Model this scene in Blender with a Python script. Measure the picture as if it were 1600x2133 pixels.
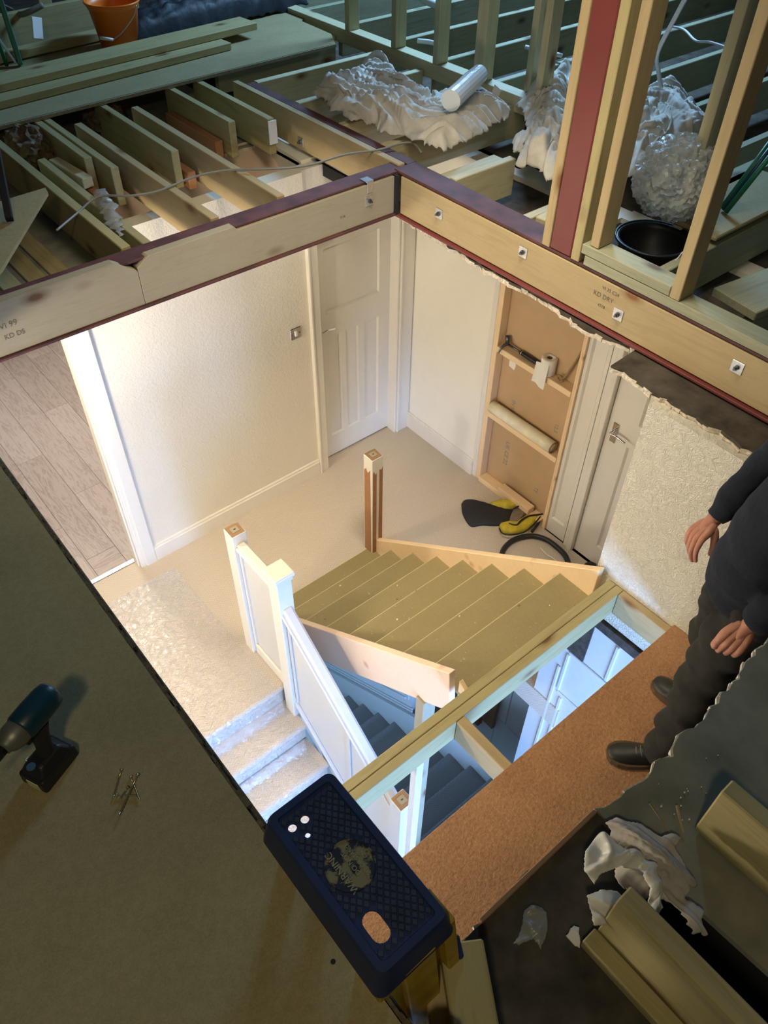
import bpy, bmesh, math, random
from mathutils import Vector, Matrix, noise
random.seed(7)
S = bpy.context.scene
for o in list(bpy.data.objects): bpy.data.objects.remove(o)
COL = S.collection

# ------------------------------------------------------------------ camera
H = 4.35                       # eye height above the landing carpet
R = ((0.76992759, -0.4531604, 0.44928517), (-0.63803704, -0.5587717, 0.52979516), (0.01096565, -0.69456449, -0.71934687))
F = 1640.0
cd = bpy.data.cameras.new('camera'); cam = bpy.data.objects.new('camera', cd); COL.objects.link(cam)
cd.sensor_fit = 'VERTICAL'; cd.sensor_height = 36.0; cd.lens = F / 2133 * 36.0; cd.clip_start = 0.02
cam.matrix_world = Matrix(((R[0][0], -R[0][1], -R[0][2], 0), (R[1][0], -R[1][1], -R[1][2], 0), (R[2][0], -R[2][1], -R[2][2], H), (0, 0, 0, 1)))
S.camera = cam
S.view_settings.view_transform = 'Standard'; S.view_settings.look = 'None'
S.view_settings.gamma = 1.0; S.view_settings.use_curve_mapping = False
S.view_settings.exposure = 0.0

# ------------------------------------------------------------------ world and lamps
W = bpy.data.worlds.new('dim_loft_air'); S.world = W; W.use_nodes = True
W.node_tree.nodes['Background'].inputs[0].default_value = (0.55, 0.62, 0.7, 1)
W.node_tree.nodes['Background'].inputs[1].default_value = 0.035
def lamp(name, kind, loc, energy, color, size=0.1, target=None, size_y=None, spread=None):
    l = bpy.data.lights.new(name, kind); l.energy = energy; l.color = color
    if kind == 'AREA':
        l.size = size
        if size_y: l.shape = 'RECTANGLE'; l.size_y = size_y
        if spread: l.spread = spread
    else: l.shadow_soft_size = size
    o = bpy.data.objects.new(name, l); COL.objects.link(o); o.location = loc
    if target: o.rotation_euler = (Vector(target) - Vector(loc)).to_track_quat('-Z', 'Y').to_euler()
    return o
lamp('landing_lamp', 'POINT', (0.45, 3.38, 2.17), 58, (1.0, 0.86, 0.64), 0.07)
lamp('right_wall_fill', 'POINT', (-0.75, 2.15, 2.2), 98, (1.0, 0.88, 0.69), 0.10)  # added fill to brighten the right wall, no second fitting known
lamp('bedroom_lamp', 'AREA', (1.2, 5.6, 2.25), 44, (1.0, 0.95, 0.90), 0.5, (1.2, 5.6, 0))
lamp('stair_window_daylight', 'AREA', (1.0, -1.25, 0.3), 300, (0.25, 0.48, 1.0), 1.6, (1.9, 2.0, -0.9), 1.3)
lamp('hall_blue_fill', 'AREA', (-1.0, 2.9, -1.5), 48, (0.30, 0.60, 1.0), 1.5, (2.4, 2.7, -1.3))  # added blue fill for the lower stair wall, no known window here
lamp('loft_site_lamp', 'POINT', (-0.75, -0.5, 5.3), 70, (1.0, 0.87, 0.55), 0.12)
lamp('loft_window_daylight', 'AREA', (6.0, 5.2, 5.2), 270, (0.34, 0.64, 1.0), 1.1, (3.1, 3.0, 2.7))
lamp('overhead_fill', 'AREA', (1.9, 1.9, 4.6), 26, (1.0, 0.88, 0.68), 0.9, (2.2, 2.6, 0), None, 1.6)  # added overhead fill above the loft opening, not a landing fitting

# ------------------------------------------------------------------ helpers
def ray(u, v):
    a, b = (u - 800) / F, (v - 1066.5) / F
    return Vector([R[i][0] * a + R[i][1] * b + R[i][2] for i in range(3)])
def P(u, v, x=None, y=None, z=None):
    """world point seen at photograph pixel (u,v) on a known real plane"""
    d = ray(u, v)
    t = x / d.x if x is not None else y / d.y if y is not None else (z - H) / d.z
    return Vector((0, 0, H)) + d * t
BASE = {}
def name_tag(o, label=None, cat=None, group=None, kind=None):
    if label: o['label'] = label
    if cat: o['category'] = cat
    if group: o['group'] = group
    if kind: o['kind'] = kind
    return o
def wloc(o): return BASE.get(o.name, Vector((0, 0, 0)))
def place(o, loc, parent=None):
    loc = Vector(loc); BASE[o.name] = loc
    if parent is not None:
        o.parent = parent; o.location = loc - wloc(parent)
    else: o.location = loc
    return o
def empty(name, loc, label=None, cat=None, group=None, kind=None):
    o = bpy.data.objects.new(name, None); COL.objects.link(o); o.empty_display_size = 0.05
    place(o, loc); return name_tag(o, label, cat, group, kind)
def mesh_obj(name, bm, mat, loc=(0, 0, 0), parent=None, smooth=False, rot=None):
    me = bpy.data.meshes.new(name); bm.to_mesh(me); bm.free()
    if smooth:
        for p in me.polygons: p.use_smooth = True
    if mat: me.materials.append(mat)
    o = bpy.data.objects.new(name, me); COL.objects.link(o)
    place(o, loc, parent)
    if rot is not None: o.rotation_euler = rot
    return o
def bm_box(bm, c, s, rot=None):
    m = Matrix.Translation(c) @ (rot.to_4x4() if rot else Matrix()) @ Matrix.Diagonal((s[0], s[1], s[2], 1))
    return bmesh.ops.create_cube(bm, size=1.0, matrix=m)['verts']
def bevel(bm, w, seg=1):
    if w > 0: bmesh.ops.bevel(bm, geom=list(bm.edges), offset=w, segments=seg, affect='EDGES', profile=0.5)
def box(name, x0, x1, y0, y1, z0, z1, mat, parent=None, bev=0.003, tilt=(0, 0, 0)):
    """box between world limits; its longest side is the local X (grain) axis"""
    c = Vector(((x0 + x1) / 2, (y0 + y1) / 2, (z0 + z1) / 2)); s = [abs(x1 - x0), abs(y1 - y0), abs(z1 - z0)]
    k = s.index(max(s)); bm = bmesh.new()
    if k == 0: d = s; r = Matrix()
    elif k == 1: d = [s[1], s[0], s[2]]; r = Matrix.Rotation(math.pi / 2, 4, 'Z')
    else: d = [s[2], s[1], s[0]]; r = Matrix.Rotation(-math.pi / 2, 4, 'Y')
    bm_box(bm, (0, 0, 0), d); bevel(bm, min(bev, min(d) * 0.3))
    e = (Matrix.Rotation(tilt[2], 4, 'Z') @ Matrix.Rotation(tilt[1], 4, 'Y') @ Matrix.Rotation(tilt[0], 4, 'X') @ r).to_euler()
    return mesh_obj(name, bm, mat, c, parent, rot=e)
def bar(name, a, b, w, h, mat, parent=None, bev=0.003, roll=0.0, cut=0.0):
    """timber from a to b (centre line), w across, h deep"""
    a, b = Vector(a), Vector(b); d = b - a; L = d.length; X = d.normalized()
    up = Vector((0, 0, 1)) if abs(X.z) < 0.95 else Vector((0, 1, 0))
    Yv = up.cross(X).normalized(); Zv = X.cross(Yv)
    m = Matrix((X, Yv, Zv)).transposed().to_4x4() @ Matrix.Rotation(roll, 4, 'X')
    bm = bmesh.new(); vs = bm_box(bm, (0, 0, 0), (L, w, h))
    if cut:
        for v in vs:
            if v.co.x > 0 and v.co.z > 0: v.co.x -= cut
    bevel(bm, min(bev, min(w, h) * 0.3))
    return mesh_obj(name, bm, mat, (a + b) / 2, parent, rot=m.to_euler())
def prism(name, pts, axis, a0, a1, mat, parent=None, bev=0.0, smooth=False):
    """polygon (world coordinates of the two other axes) extruded along an axis"""
    bm = bmesh.new(); n = len(pts)
    cx = sum(p[0] for p in pts) / n; cy = sum(p[1] for p in pts) / n; c = (a0 + a1) / 2
    def mk(p, a):
        p = (p[0] - cx, p[1] - cy); a -= c
        return {'x': (a, p[0], p[1]), 'y': (p[0], a, p[1]), 'z': (p[0], p[1], a)}[axis]
    lo = [bm.verts.new(mk(p, a0)) for p in pts]; hi = [bm.verts.new(mk(p, a1)) for p in pts]
    bm.faces.new(lo); bm.faces.new(hi)
    for i in range(n): bm.faces.new((lo[i], lo[(i + 1) % n], hi[(i + 1) % n], hi[i]))
    bmesh.ops.recalc_face_normals(bm, faces=bm.faces)
    if bev: bevel(bm, bev)
    loc = {'x': (c, cx, cy), 'y': (cx, c, cy), 'z': (cx, cy, c)}[axis]
    return mesh_obj(name, bm, mat, loc, parent, smooth)
def tube_bm(pts, rad, seg=10, bm=None, cap=True):
    bm = bm or bmesh.new(); pts = [Vector(p) for p in pts]; rings = []
    rr = rad if isinstance(rad, (list, tuple)) else [rad] * len(pts)
    prev = None
    for i, p in enumerate(pts):
        t = (pts[min(i + 1, len(pts) - 1)] - pts[max(i - 1, 0)]).normalized()
        if prev is None: prev = Vector((0, 0, 1)) if abs(t.z) < 0.9 else Vector((1, 0, 0))
        n = (prev - t * prev.dot(t)).normalized(); prev = n; b = t.cross(n)
        rings.append([bm.verts.new(p + (n * math.cos(2 * math.pi * k / seg) + b * math.sin(2 * math.pi * k / seg)) * rr[i]) for k in range(seg)])
    for i in range(len(rings) - 1):
        for k in range(seg): bm.faces.new((rings[i][k], rings[i][(k + 1) % seg], rings[i + 1][(k + 1) % seg], rings[i + 1][k]))
    if cap: bm.faces.new(rings[0][::-1]); bm.faces.new(rings[-1])
    return bm
def smooth_path(pts, n=6):
    pts = [Vector(p) for p in pts]; out = []
    for i in range(len(pts) - 1):
        p0, p1, p2, p3 = pts[max(i - 1, 0)], pts[i], pts[i + 1], pts[min(i + 2, len(pts) - 1)]
        for k in range(n):
            t = k / n
            out.append(0.5 * ((2 * p1) + (p2 - p0) * t + (2 * p0 - 5 * p1 + 4 * p2 - p3) * t * t + (3 * p1 - p0 - 3 * p2 + p3) * t ** 3))
    out.append(pts[-1]); return out
def tube(name, pts, rad, mat, parent=None, seg=10, sm=6):
    pts = smooth_path(pts, sm) if sm else [Vector(p) for p in pts]
    c = pts[0].copy()
    return mesh_obj(name, tube_bm([p - c for p in pts], rad, seg), mat, c, parent, smooth=True)
def lathe_bm(prof, seg=32, bm=None):
    bm = bm or bmesh.new(); rings = []
    for r, z in prof: rings.append([bm.verts.new((r * math.cos(2 * math.pi * k / seg), r * math.sin(2 * math.pi * k / seg), z)) for k in range(seg)])
    for i in range(len(rings) - 1):
        for k in range(seg): bm.faces.new((rings[i][k], rings[i][(k + 1) % seg], rings[i + 1][(k + 1) % seg], rings[i + 1][k]))
    bmesh.ops.remove_doubles(bm, verts=bm.verts, dist=1e-5)
    return bm
def frame_rot(X, Z=(0, 0, 1)):
    X = Vector(X).normalized(); Z = Vector(Z); Yv = Z.cross(X).normalized(); Z = X.cross(Yv)
    return Matrix((X, Yv, Z)).transposed().to_euler()

# ------------------------------------------------------------------ materials
class NT:
    def __init__(s, name):
        s.m = bpy.data.materials.new(name); s.m.use_nodes = True; s.t = s.m.node_tree; s.b = s.t.nodes['Principled BSDF']
        s.out = s.t.nodes['Material Output']
    def n(s, kind, **kw):
        nd = s.t.nodes.new(kind)
        for k, v in kw.items():
            if hasattr(nd, k): setattr(nd, k, v)
        return nd
    def l(s, a, b): s.t.links.new(a, b)
    def val(s, op, a, b=None, c=None):
        nd = s.n('ShaderNodeMath', operation=op)
        for i, x in enumerate((a, b, c)):
            if x is None: continue
            if isinstance(x, (int, float)): nd.inputs[i].default_value = x
            else: s.l(x, nd.inputs[i])
        return nd.outputs[0]
    def coords(s, scale=(1, 1, 1), random_shift=True):
        tc = s.n('ShaderNodeTexCoord'); mp = s.n('ShaderNodeMapping'); mp.inputs['Scale'].default_value = scale
        src = tc.outputs['Object']
        if random_shift:
            oi = s.n('ShaderNodeObjectInfo'); ad = s.n('ShaderNodeVectorMath', operation='ADD')
            mu = s.n('ShaderNodeVectorMath', operation='SCALE'); mu.inputs['Scale'].default_value = 17.0
            cx = s.n('ShaderNodeCombineXYZ')
            for i in range(3): s.l(oi.outputs['Random'], cx.inputs[i])
            s.l(cx.outputs[0], mu.inputs[0]); s.l(src, ad.inputs[0]); s.l(mu.outputs[0], ad.inputs[1]); src = ad.outputs[0]
        s.l(src, mp.inputs['Vector']); return mp.outputs[0]
    def noise(s, vec, scale, detail=4, rough=0.55, dist=0.0):
        nd = s.n('ShaderNodeTexNoise'); nd.inputs['Scale'].default_value = scale; nd.inputs['Detail'].default_value = detail
        nd.inputs['Roughness'].default_value = rough; nd.inputs['Distortion'].default_value = dist
        s.l(vec, nd.inputs['Vector']); return nd.outputs['Fac']
    def ramp(s, fac, stops):
        r = s.n('ShaderNodeValToRGB'); e = r.color_ramp.elements
        while len(e) < len(stops): e.new(0.5)
        for i, (p, c) in enumerate(stops): e[i].position = p; e[i].color = (*c, 1) if len(c) == 3 else c
        s.l(fac, r.inputs[0]); return r.outputs[0]
    def mix(s, fac, a, b, mode='MIX'):
        m = s.n('ShaderNodeMix', data_type='RGBA', blend_type=mode)
        for x, i in ((fac, 0), (a, 6), (b, 7)):
            if isinstance(x, (int, float)): m.inputs[i].default_value = x
            elif isinstance(x, tuple): m.inputs[i].default_value = (*x, 1)
            else: s.l(x, m.inputs[i])
        return m.outputs[2]
    def bump(s, h, strength=0.3, dist=0.01, prev=None):
        b = s.n('ShaderNodeBump'); b.inputs['Strength'].default_value = strength; b.inputs['Distance'].default_value = dist
        s.l(h, b.inputs['Height'])
        if prev: s.l(prev, b.inputs['Normal'])
        s.l(b.outputs[0], s.b.inputs['Normal']); return b.outputs[0]
    def set(s, col=None, rough=0.6, metal=0.0, **kw):
        if col is not None:
            if isinstance(col, tuple): s.b.inputs['Base Color'].default_value = (*col, 1)
            else: s.l(col, s.b.inputs['Base Color'])
        s.b.inputs['Roughness'].default_value = rough; s.b.inputs['Metallic'].default_value = metal
        for k, v in kw.items(): s.b.inputs[k].default_value = v
        return s.m
def plain(name, col, rough=0.6, metal=0.0, nz=0.0, nscale=30, bumpy=0.0, **kw):
    t = NT(name); c = col
    if nz or bumpy:
        v = t.coords(); f = t.noise(v, nscale, 5)
        if nz: c = t.ramp(f, [(0.25, tuple(x * (1 - nz) for x in col)), (0.75, tuple(min(1, x * (1 + nz)) for x in col))])
        if bumpy: t.bump(f, bumpy, 0.01)
    return t.set(c, rough, metal, **kw)
def wood(name, light, dark, knot=(0.12, 0.06, 0.02), rough=0.7, knots=True, contrast=1.0, stain=0.25, fine=1.0):
    t = NT(name); v = t.coords((1.0, 1.0, 1.0))
    mp = t.n('ShaderNodeMapping'); mp.inputs['Scale'].default_value = (0.9, 11 * fine, 11 * fine); t.l(v, mp.inputs['Vector'])
    g = t.noise(mp.outputs[0], 2.2, 6, 0.6, 1.4)
    rings = t.val('FRACT', t.val('MULTIPLY', g, 9.0))
    rings = t.val('PINGPONG', t.val('MULTIPLY', rings, 1.0), 0.5)
    mid = tuple(a * 0.6 + b * 0.4 for a, b in zip(light, dark))
    c = t.ramp(t.val('MULTIPLY', rings, 2.0), [(0.0, mid), (0.45, light), (1.0, light)])
    c = t.mix(0.55 * contrast, c, t.ramp(g, [(0.3, dark), (0.55, light), (0.75, mid)]))
    big = t.noise(v, 3.0, 3)
    c = t.mix(stain, c, t.ramp(big, [(0.3, dark), (0.7, light)]))
    h = g
    if knots:
        mk = t.n('ShaderNodeMapping'); mk.inputs['Scale'].default_value = (2.6, 5.5, 5.5); t.l(v, mk.inputs['Vector'])
        vo = t.n('ShaderNodeTexVoronoi'); vo.inputs['Scale'].default_value = 1.0; t.l(mk.outputs[0], vo.inputs['Vector'])
        k = t.ramp(vo.outputs['Distance'], [(0.06, (1, 1, 1)), (0.12, (0.45, 0.45, 0.45)), (0.20, (0, 0, 0))])
        c = t.mix(k, c, knot)
    t.bump(h, 0.25, 0.004)
    return t.set(c, rough)
def shelled(name, col, scale=160, strength=0.5, dist=0.004, wavy=False, rough=0.65, dirt=0.05):
    t = NT(name); v = t.coords(random_shift=False)
    if wavy:
        f = t.noise(v, scale * 0.45, 2, 0.5, 2.5)
        f = t.val('PINGPONG', t.val('MULTIPLY', f, 3.0), 0.5)
    else: f = t.noise(v, scale, 3, 0.6, 0.6)
    big = t.noise(v, 2.0, 2)
    c = t.ramp(big, [(0.3, tuple(x * (1 - dirt) for x in col)), (0.7, col)])
    t.bump(f, strength, dist); return t.set(c, rough)
def chipboard(name, a, b, scale=220, bumpy=0.15, rough=0.85, spots=None):
    t = NT(name); v = t.coords((1, 1, 1)); f = t.noise(v, scale, 3, 0.7); g = t.noise(v, 6, 4); m = t.noise(v, 60, 3, 0.7)
    c = t.ramp(f, [(0.35, a), (0.65, b)]); c = t.mix(0.35, c, t.ramp(g, [(0.35, a), (0.65, b)])); c = t.mix(0.25, c, t.ramp(m, [(0.4, a), (0.6, b)]))
    if spots:
        s2 = t.noise(v, 45, 2, 0.4); c = t.mix(t.ramp(s2, [(0.72, (0, 0, 0)), (0.76, (1, 1, 1))]), c, spots)
    t.bump(m, bumpy, 0.004); return t.set(c, rough)

M = {}
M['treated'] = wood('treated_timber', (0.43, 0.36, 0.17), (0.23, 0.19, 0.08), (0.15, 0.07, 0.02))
M['treated_pale'] = wood('pale_treated_timber', (0.55, 0.50, 0.31), (0.32, 0.28, 0.15), (0.17, 0.08, 0.03))
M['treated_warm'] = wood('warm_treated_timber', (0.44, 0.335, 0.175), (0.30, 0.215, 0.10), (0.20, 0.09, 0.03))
M['whitewood'] = wood('whitewood', (0.36, 0.31, 0.21), (0.25, 0.20, 0.12), (0.13, 0.06, 0.025), contrast=0.5)
M['pine'] = wood('new_pine', (0.88, 0.66, 0.40), (0.72, 0.48, 0.25), (0.42, 0.20, 0.09), contrast=0.45, stain=0.15, rough=0.5)
M['pine_pink'] = wood('new_pine_stringer', (0.86, 0.66, 0.50), (0.70, 0.48, 0.33), (0.40, 0.22, 0.15), contrast=0.35, stain=0.15, rough=0.5)
M['oldwood'] = wood('old_joist_timber', (0.34, 0.20, 0.10), (0.18, 0.10, 0.05), (0.08, 0.04, 0.02))
M['raw_orange'] = wood('bare_brown_timber', (0.42, 0.20, 0.09), (0.28, 0.12, 0.05), knots=False)
M['platewood'] = wood('dusty_dimmed_timber', (0.34, 0.34, 0.22), (0.18, 0.18, 0.11), (0.1, 0.07, 0.04))  # dusty plate tone; its darkness also paints dimness on the joists beyond
M['red'] = plain('red_oxide_steel', (0.155, 0.030, 0.026), 0.55, 0.0, 0.10, 5, 0.05)
M['red_dull'] = plain('dusty_red_oxide_steel', (0.085, 0.028, 0.027), 0.7, 0.0, 0.5, 9, 0.2)
M['dark_gap'] = plain('gap_shade_black', (0.012, 0.01, 0.009), 0.9)  # near-black that paints shade into gaps; also used on underlay and a post
M['zinc'] = plain('zinc_plate', (0.62, 0.62, 0.6), 0.35, 0.9, 0.12, 60)
M['chrome'] = plain('chrome', (0.75, 0.75, 0.76), 0.12, 1.0)
M['steel'] = plain('bolt_steel', (0.16, 0.16, 0.17), 0.4, 0.9)
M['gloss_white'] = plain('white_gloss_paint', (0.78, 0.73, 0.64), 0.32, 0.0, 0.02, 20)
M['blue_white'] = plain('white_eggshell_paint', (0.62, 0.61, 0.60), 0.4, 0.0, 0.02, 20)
M['wall_paint'] = shelled('stippled_cream_wall', (0.78, 0.72, 0.60), 62, 0.6, 0.006)
M['wall_smooth'] = plain('smooth_cream_wall', (0.86, 0.81, 0.69), 0.6, 0.0, 0.02, 8, 0.04)
M['wall_vermicelli'] = shelled('vermicelli_relief_wallpaper', (0.74, 0.68, 0.55), 72, 0.75, 0.008, True)
M['peach'] = shelled('peach_plaster', (0.80, 0.58, 0.40), 90, 0.3, 0.004, dirt=0.25)
M['plasterboard'] = plain('plasterboard_paper_buff', (0.52, 0.35, 0.19), 0.8, 0.0, 0.07, 5, 0.03)
M['plaster_edge'] = plain('torn_plaster_edge', (0.62, 0.54, 0.42), 0.95, 0.0, 0.45, 60, 0.8)
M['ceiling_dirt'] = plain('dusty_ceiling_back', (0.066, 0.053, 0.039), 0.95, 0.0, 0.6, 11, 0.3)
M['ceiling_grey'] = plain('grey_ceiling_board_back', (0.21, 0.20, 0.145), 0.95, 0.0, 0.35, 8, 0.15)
M['chip_deck'] = chipboard('dusty_chipboard_deck', (0.25, 0.205, 0.10), (0.38, 0.315, 0.165))
M['chip_tread'] = chipboard('olive_mdf_tread', (0.25, 0.20, 0.085), (0.32, 0.255, 0.115), 260, 0.04, 0.6, (0.42, 0.36, 0.22))
M['tread_edge'] = plain('pale_mdf_edge', (0.62, 0.53, 0.30), 0.6, 0.0, 0.1, 80)
M['chip_brown'] = chipboard('brown_chipboard_platform', (0.27, 0.125, 0.055), (0.47, 0.255, 0.12), 90, 1.0, 0.9)
M['chip_edge'] = chipboard('raw_chipboard_edge', (0.20, 0.17, 0.10), (0.42, 0.38, 0.28), 300, 0.8)
M['bark_edge'] = chipboard('rough_deck_edge', (0.05, 0.035, 0.018), (0.16, 0.12, 0.06), 90, 1.0)
M['black'] = plain('black_plastic', (0.012, 0.012, 0.013), 0.45)
M['black_soft'] = plain('black_rubber', (0.016, 0.016, 0.017), 0.75)
M['navy'] = plain('dark_navy_plastic', (0.012, 0.026, 0.095), 0.5, 0.0, 0.2, 20)
M['teal'] = plain('dark_teal_plastic', (0.004, 0.035, 0.055), 0.38)
M['grey_metal'] = plain('grey_cast_metal', (0.20, 0.20, 0.17), 0.45, 0.6)
M['label_yellow'] = plain('pale_yellow_sticker', (0.62, 0.62, 0.34), 0.6)
M['label_blue'] = plain('blue_sticker', (0.05, 0.16, 0.32), 0.5)
M['white_plastic'] = plain('white_plastic', (0.75, 0.75, 0.73), 0.4)
M['orange'] = plain('orange_plastic', (0.85, 0.19, 0.008), 0.42, 0.0, 0.06, 12)
M['cable_grey'] = plain('grey_cable', (0.24, 0.24, 0.21), 0.5)
M['cable_white'] = plain('white_cable', (0.7, 0.72, 0.75), 0.5)
M['green'] = plain('green_ladder_paint', (0.01, 0.14, 0.07), 0.45)
M['yellow_grp'] = plain('yellow_fibreglass', (0.42, 0.27, 0.012), 0.45, 0.0, 0.35, 18)
M['brass'] = plain('brassy_screw', (0.62, 0.50, 0.30), 0.3, 0.9)
M['denim'] = plain('charcoal_work_trousers', (0.020, 0.018, 0.014), 0.95, 0.0, 0.3, 25, 0.3)
M['jumper'] = plain('dark_navy_jumper', (0.006, 0.009, 0.017), 0.95, 0.0, 0.25, 60, 0.4)
M['shoe'] = plain('black_work_shoe', (0.014, 0.013, 0.011), 0.5, 0.0, 0.3, 30, 0.15)
M['lace'] = plain('grey_laces', (0.15, 0.14, 0.12), 0.8)
M['sole'] = plain('brown_shoe_sole', (0.10, 0.06, 0.03), 0.8)
M['skin'] = plain('skin', (0.46, 0.20, 0.125), 0.5, 0.0, 0.16, 40, 0.25)
M['nail'] = plain('finger_nail', (0.58, 0.30, 0.21), 0.35)
M['hair'] = plain('short_grey_hair', (0.10, 0.085, 0.07), 0.8, 0.0, 0.4, 80, 0.6)
M['tissue'] = plain('white_tissue', (0.82, 0.78, 0.70), 0.9, 0.0, 0.03, 90, 0.2)
M['card'] = plain('cardboard', (0.32, 0.22, 0.13), 0.85)
M['film_roll'] = plain('film_roll_plastic', (0.80, 0.74, 0.54), 0.14, 0.0, 0.12, 14, 0.25)
M['yellow_bag'] = plain('yellow_canvas', (0.56, 0.43, 0.03), 0.8, 0.0, 0.3, 18, 0.5)
M['mesh_grey'] = plain('grey_brown_mesh', (0.20, 0.15, 0.11), 0.8, 0.0, 0.2, 40)
M['fluff'] = plain('brown_insulation_wool', (0.15, 0.105, 0.06), 1.0, 0.0, 0.7, 22, 1.0)
M['ink'] = plain('grey_ink_print', (0.16, 0.13, 0.09), 0.8)
M['ink_teal'] = plain('teal_ink_print', (0.20, 0.27, 0.25), 0.8)
M['knob_red'] = plain('brick_red', (0.30, 0.11, 0.06), 0.85, 0.0, 0.3, 20, 0.4)
M['skirting_dark'] = plain('dark_broken_lath', (0.06, 0.045, 0.035), 0.95, 0.0, 0.6, 25, 0.8)  # uneven near-black brown for the broken strip above the panels

def cloth_mat(name, a, b, scale=9):
    t = NT(name); v = t.coords(); f = t.noise(v, scale, 4, 0.6); g = t.noise(v, 400, 2)
    c = t.ramp(f, [(0.35, a), (0.65, b)]); t.bump(g, 0.2, 0.002); return t.set(c, 0.9)
M['drop_cloth'] = cloth_mat('cotton_dust_sheet', (0.50, 0.46, 0.40), (0.66, 0.63, 0.57))
M['rag'] = cloth_mat('grey_cotton_rag', (0.34, 0.30, 0.26), (0.50, 0.46, 0.41))

def carpet_mat(name, a, b, rough=0.95, glossy=0.0):
    """herringbone weave drawn across the object's own X and Y"""
    t = NT(name); v = t.coords(random_shift=False); sp = t.n('ShaderNodeSeparateXYZ'); t.l(v, sp.inputs[0])
    X, Y = sp.outputs[0], sp.outputs[1]; Z = sp.outputs[2]
    tri = t.val('PINGPONG', X, 0.020)
    w = t.val('SINE', t.val('MULTIPLY', t.val('ADD', t.val('ADD', Y, Z), tri), 2 * math.pi / 0.019))
    w = t.val('ADD', t.val('MULTIPLY', w, 0.5), 0.5)
    big = t.noise(v, 1.6, 2); sp2 = t.noise(v, 300, 2)
    c = t.mix(t.ramp(w, [(0.25, (0, 0, 0)), (0.75, (1, 1, 1))]), a, b)
    c = t.mix(0.25, c, t.ramp(sp2, [(0.3, a), (0.7, b)])); c = t.mix(0.12, c, t.ramp(big, [(0.35, a), (0.65, b)]))
    t.bump(w, 0.3, 0.003); return t.set(c, rough)
M['carpet'] = carpet_mat('herringbone_carpet', (0.49, 0.415, 0.335), (0.60, 0.52, 0.43))
M['carpet_dark'] = carpet_mat('grey_stair_carpet', (0.21, 0.205, 0.20), (0.29, 0.28, 0.27))

def film_mat(name, amount=0.25, tint=(0.95, 0.95, 0.95), bs=28, strength=0.8, rough=0.12):
    """thin clear plastic: mostly see-through with crinkled highlights"""
    t = NT(name); v = t.coords(); f = t.noise(v, bs, 4, 0.6, 1.0)
    g = t.n('ShaderNodeBsdfGlossy'); g.inputs['Roughness'].default_value = rough; g.inputs['Color'].default_value = (*tint, 1)
    d = t.n('ShaderNodeBsdfTransparent'); m = t.n('ShaderNodeMixShader')
    b = t.n('ShaderNodeBump'); b.inputs['Strength'].default_value = strength; b.inputs['Distance'].default_value = 0.02
    t.l(f, b.inputs['Height']); t.l(b.outputs[0], g.inputs['Normal'])
    fr = t.n('ShaderNodeLayerWeight'); fr.inputs['Blend'].default_value = 0.3; t.l(b.outputs[0], fr.inputs['Normal'])
    t.l(t.val('MINIMUM', t.val('ADD', t.val('MULTIPLY', fr.outputs['Fresnel'], 0.6), amount), 0.95), m.inputs[0])
    t.l(d.outputs[0], m.inputs[1]); t.l(g.outputs[0], m.inputs[2]); t.l(m.outputs[0], t.out.inputs['Surface'])
    return t.m
M['film'] = film_mat('clear_carpet_film', 0.05, bs=26, strength=0.9, rough=0.2)
M['poly'] = None
def translucent(name, col, alpha, rough=0.3, bs=20):
    t = NT(name); v = t.coords(); t.bump(t.noise(v, bs, 4), 0.4, 0.01)
    t.set(col, rough); t.b.inputs['Alpha'].default_value = alpha; return t.m
M['poly'] = translucent('clear_polythene', (0.50, 0.52, 0.50), 0.42, 0.16, 45)
M['bag_white'] = translucent('thin_white_bin_bag', (0.72, 0.70, 0.62), 0.8)
M['poly_white'] = translucent('bluish_white_polythene', (0.86, 0.92, 0.96), 0.95, 0.25)
M['dust_poly'] = translucent('dusty_polythene', (0.42, 0.42, 0.40), 0.45)
M['wrap_black'] = translucent('navy_black_wrapping', (0.007, 0.010, 0.018), 1.0, 0.6, 14)

def laminate():
    t = NT('laminate_plank'); v = t.coords((1, 1, 1)); mp = t.n('ShaderNodeMapping'); mp.inputs['Scale'].default_value = (1.2, 9, 9); t.l(v, mp.inputs['Vector'])
    g = t.noise(mp.outputs[0], 2.0, 6, 0.65, 1.8); rings = t.val('PINGPONG', t.val('MULTIPLY', g, 5.0), 0.5)
    c = t.ramp(rings, [(0.05, (0.26, 0.20, 0.175)), (0.3, (0.40, 0.335, 0.30))])
    oi = t.n('ShaderNodeObjectInfo'); c = t.mix(0.35, c, t.ramp(oi.outputs['Random'], [(0, (0.28, 0.22, 0.19)), (1, (0.44, 0.37, 0.335))]))
    t.bump(g, 0.1, 0.002); return t.set(c, 0.45)
M['laminate'] = laminate()

# ------------------------------------------------------------------ the setting
def slabs(name, boxes, mat, parent=None, bev=0.0, kind='structure', label=None):
    bm = bmesh.new()
    for x0, x1, y0, y1, z0, z1 in boxes:
        bm_box(bm, ((x0 + x1) / 2, (y0 + y1) / 2, (z0 + z1) / 2), (x1 - x0, y1 - y0, z1 - z0))
    bevel(bm, bev)
    o = mesh_obj(name, bm, mat, (0, 0, 0), None)
    if parent is not None:
        o.parent = parent; o.location = -wloc(parent)
    return name_tag(o, label, None, None, kind if parent is None else None)

floor = slabs('floor', [(-1.2, 3.7, 2.90, 3.955, -0.2, 0), (-1.2, 1.30, 2.44, 2.90, -0.2, 0), (2.46, 3.7, 1.20, 2.90, -0.2, 0), (2.62, 3.4, 3.955, 4.6, -0.2, 0)],
              M['carpet'], label='beige herringbone landing carpet')
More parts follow.
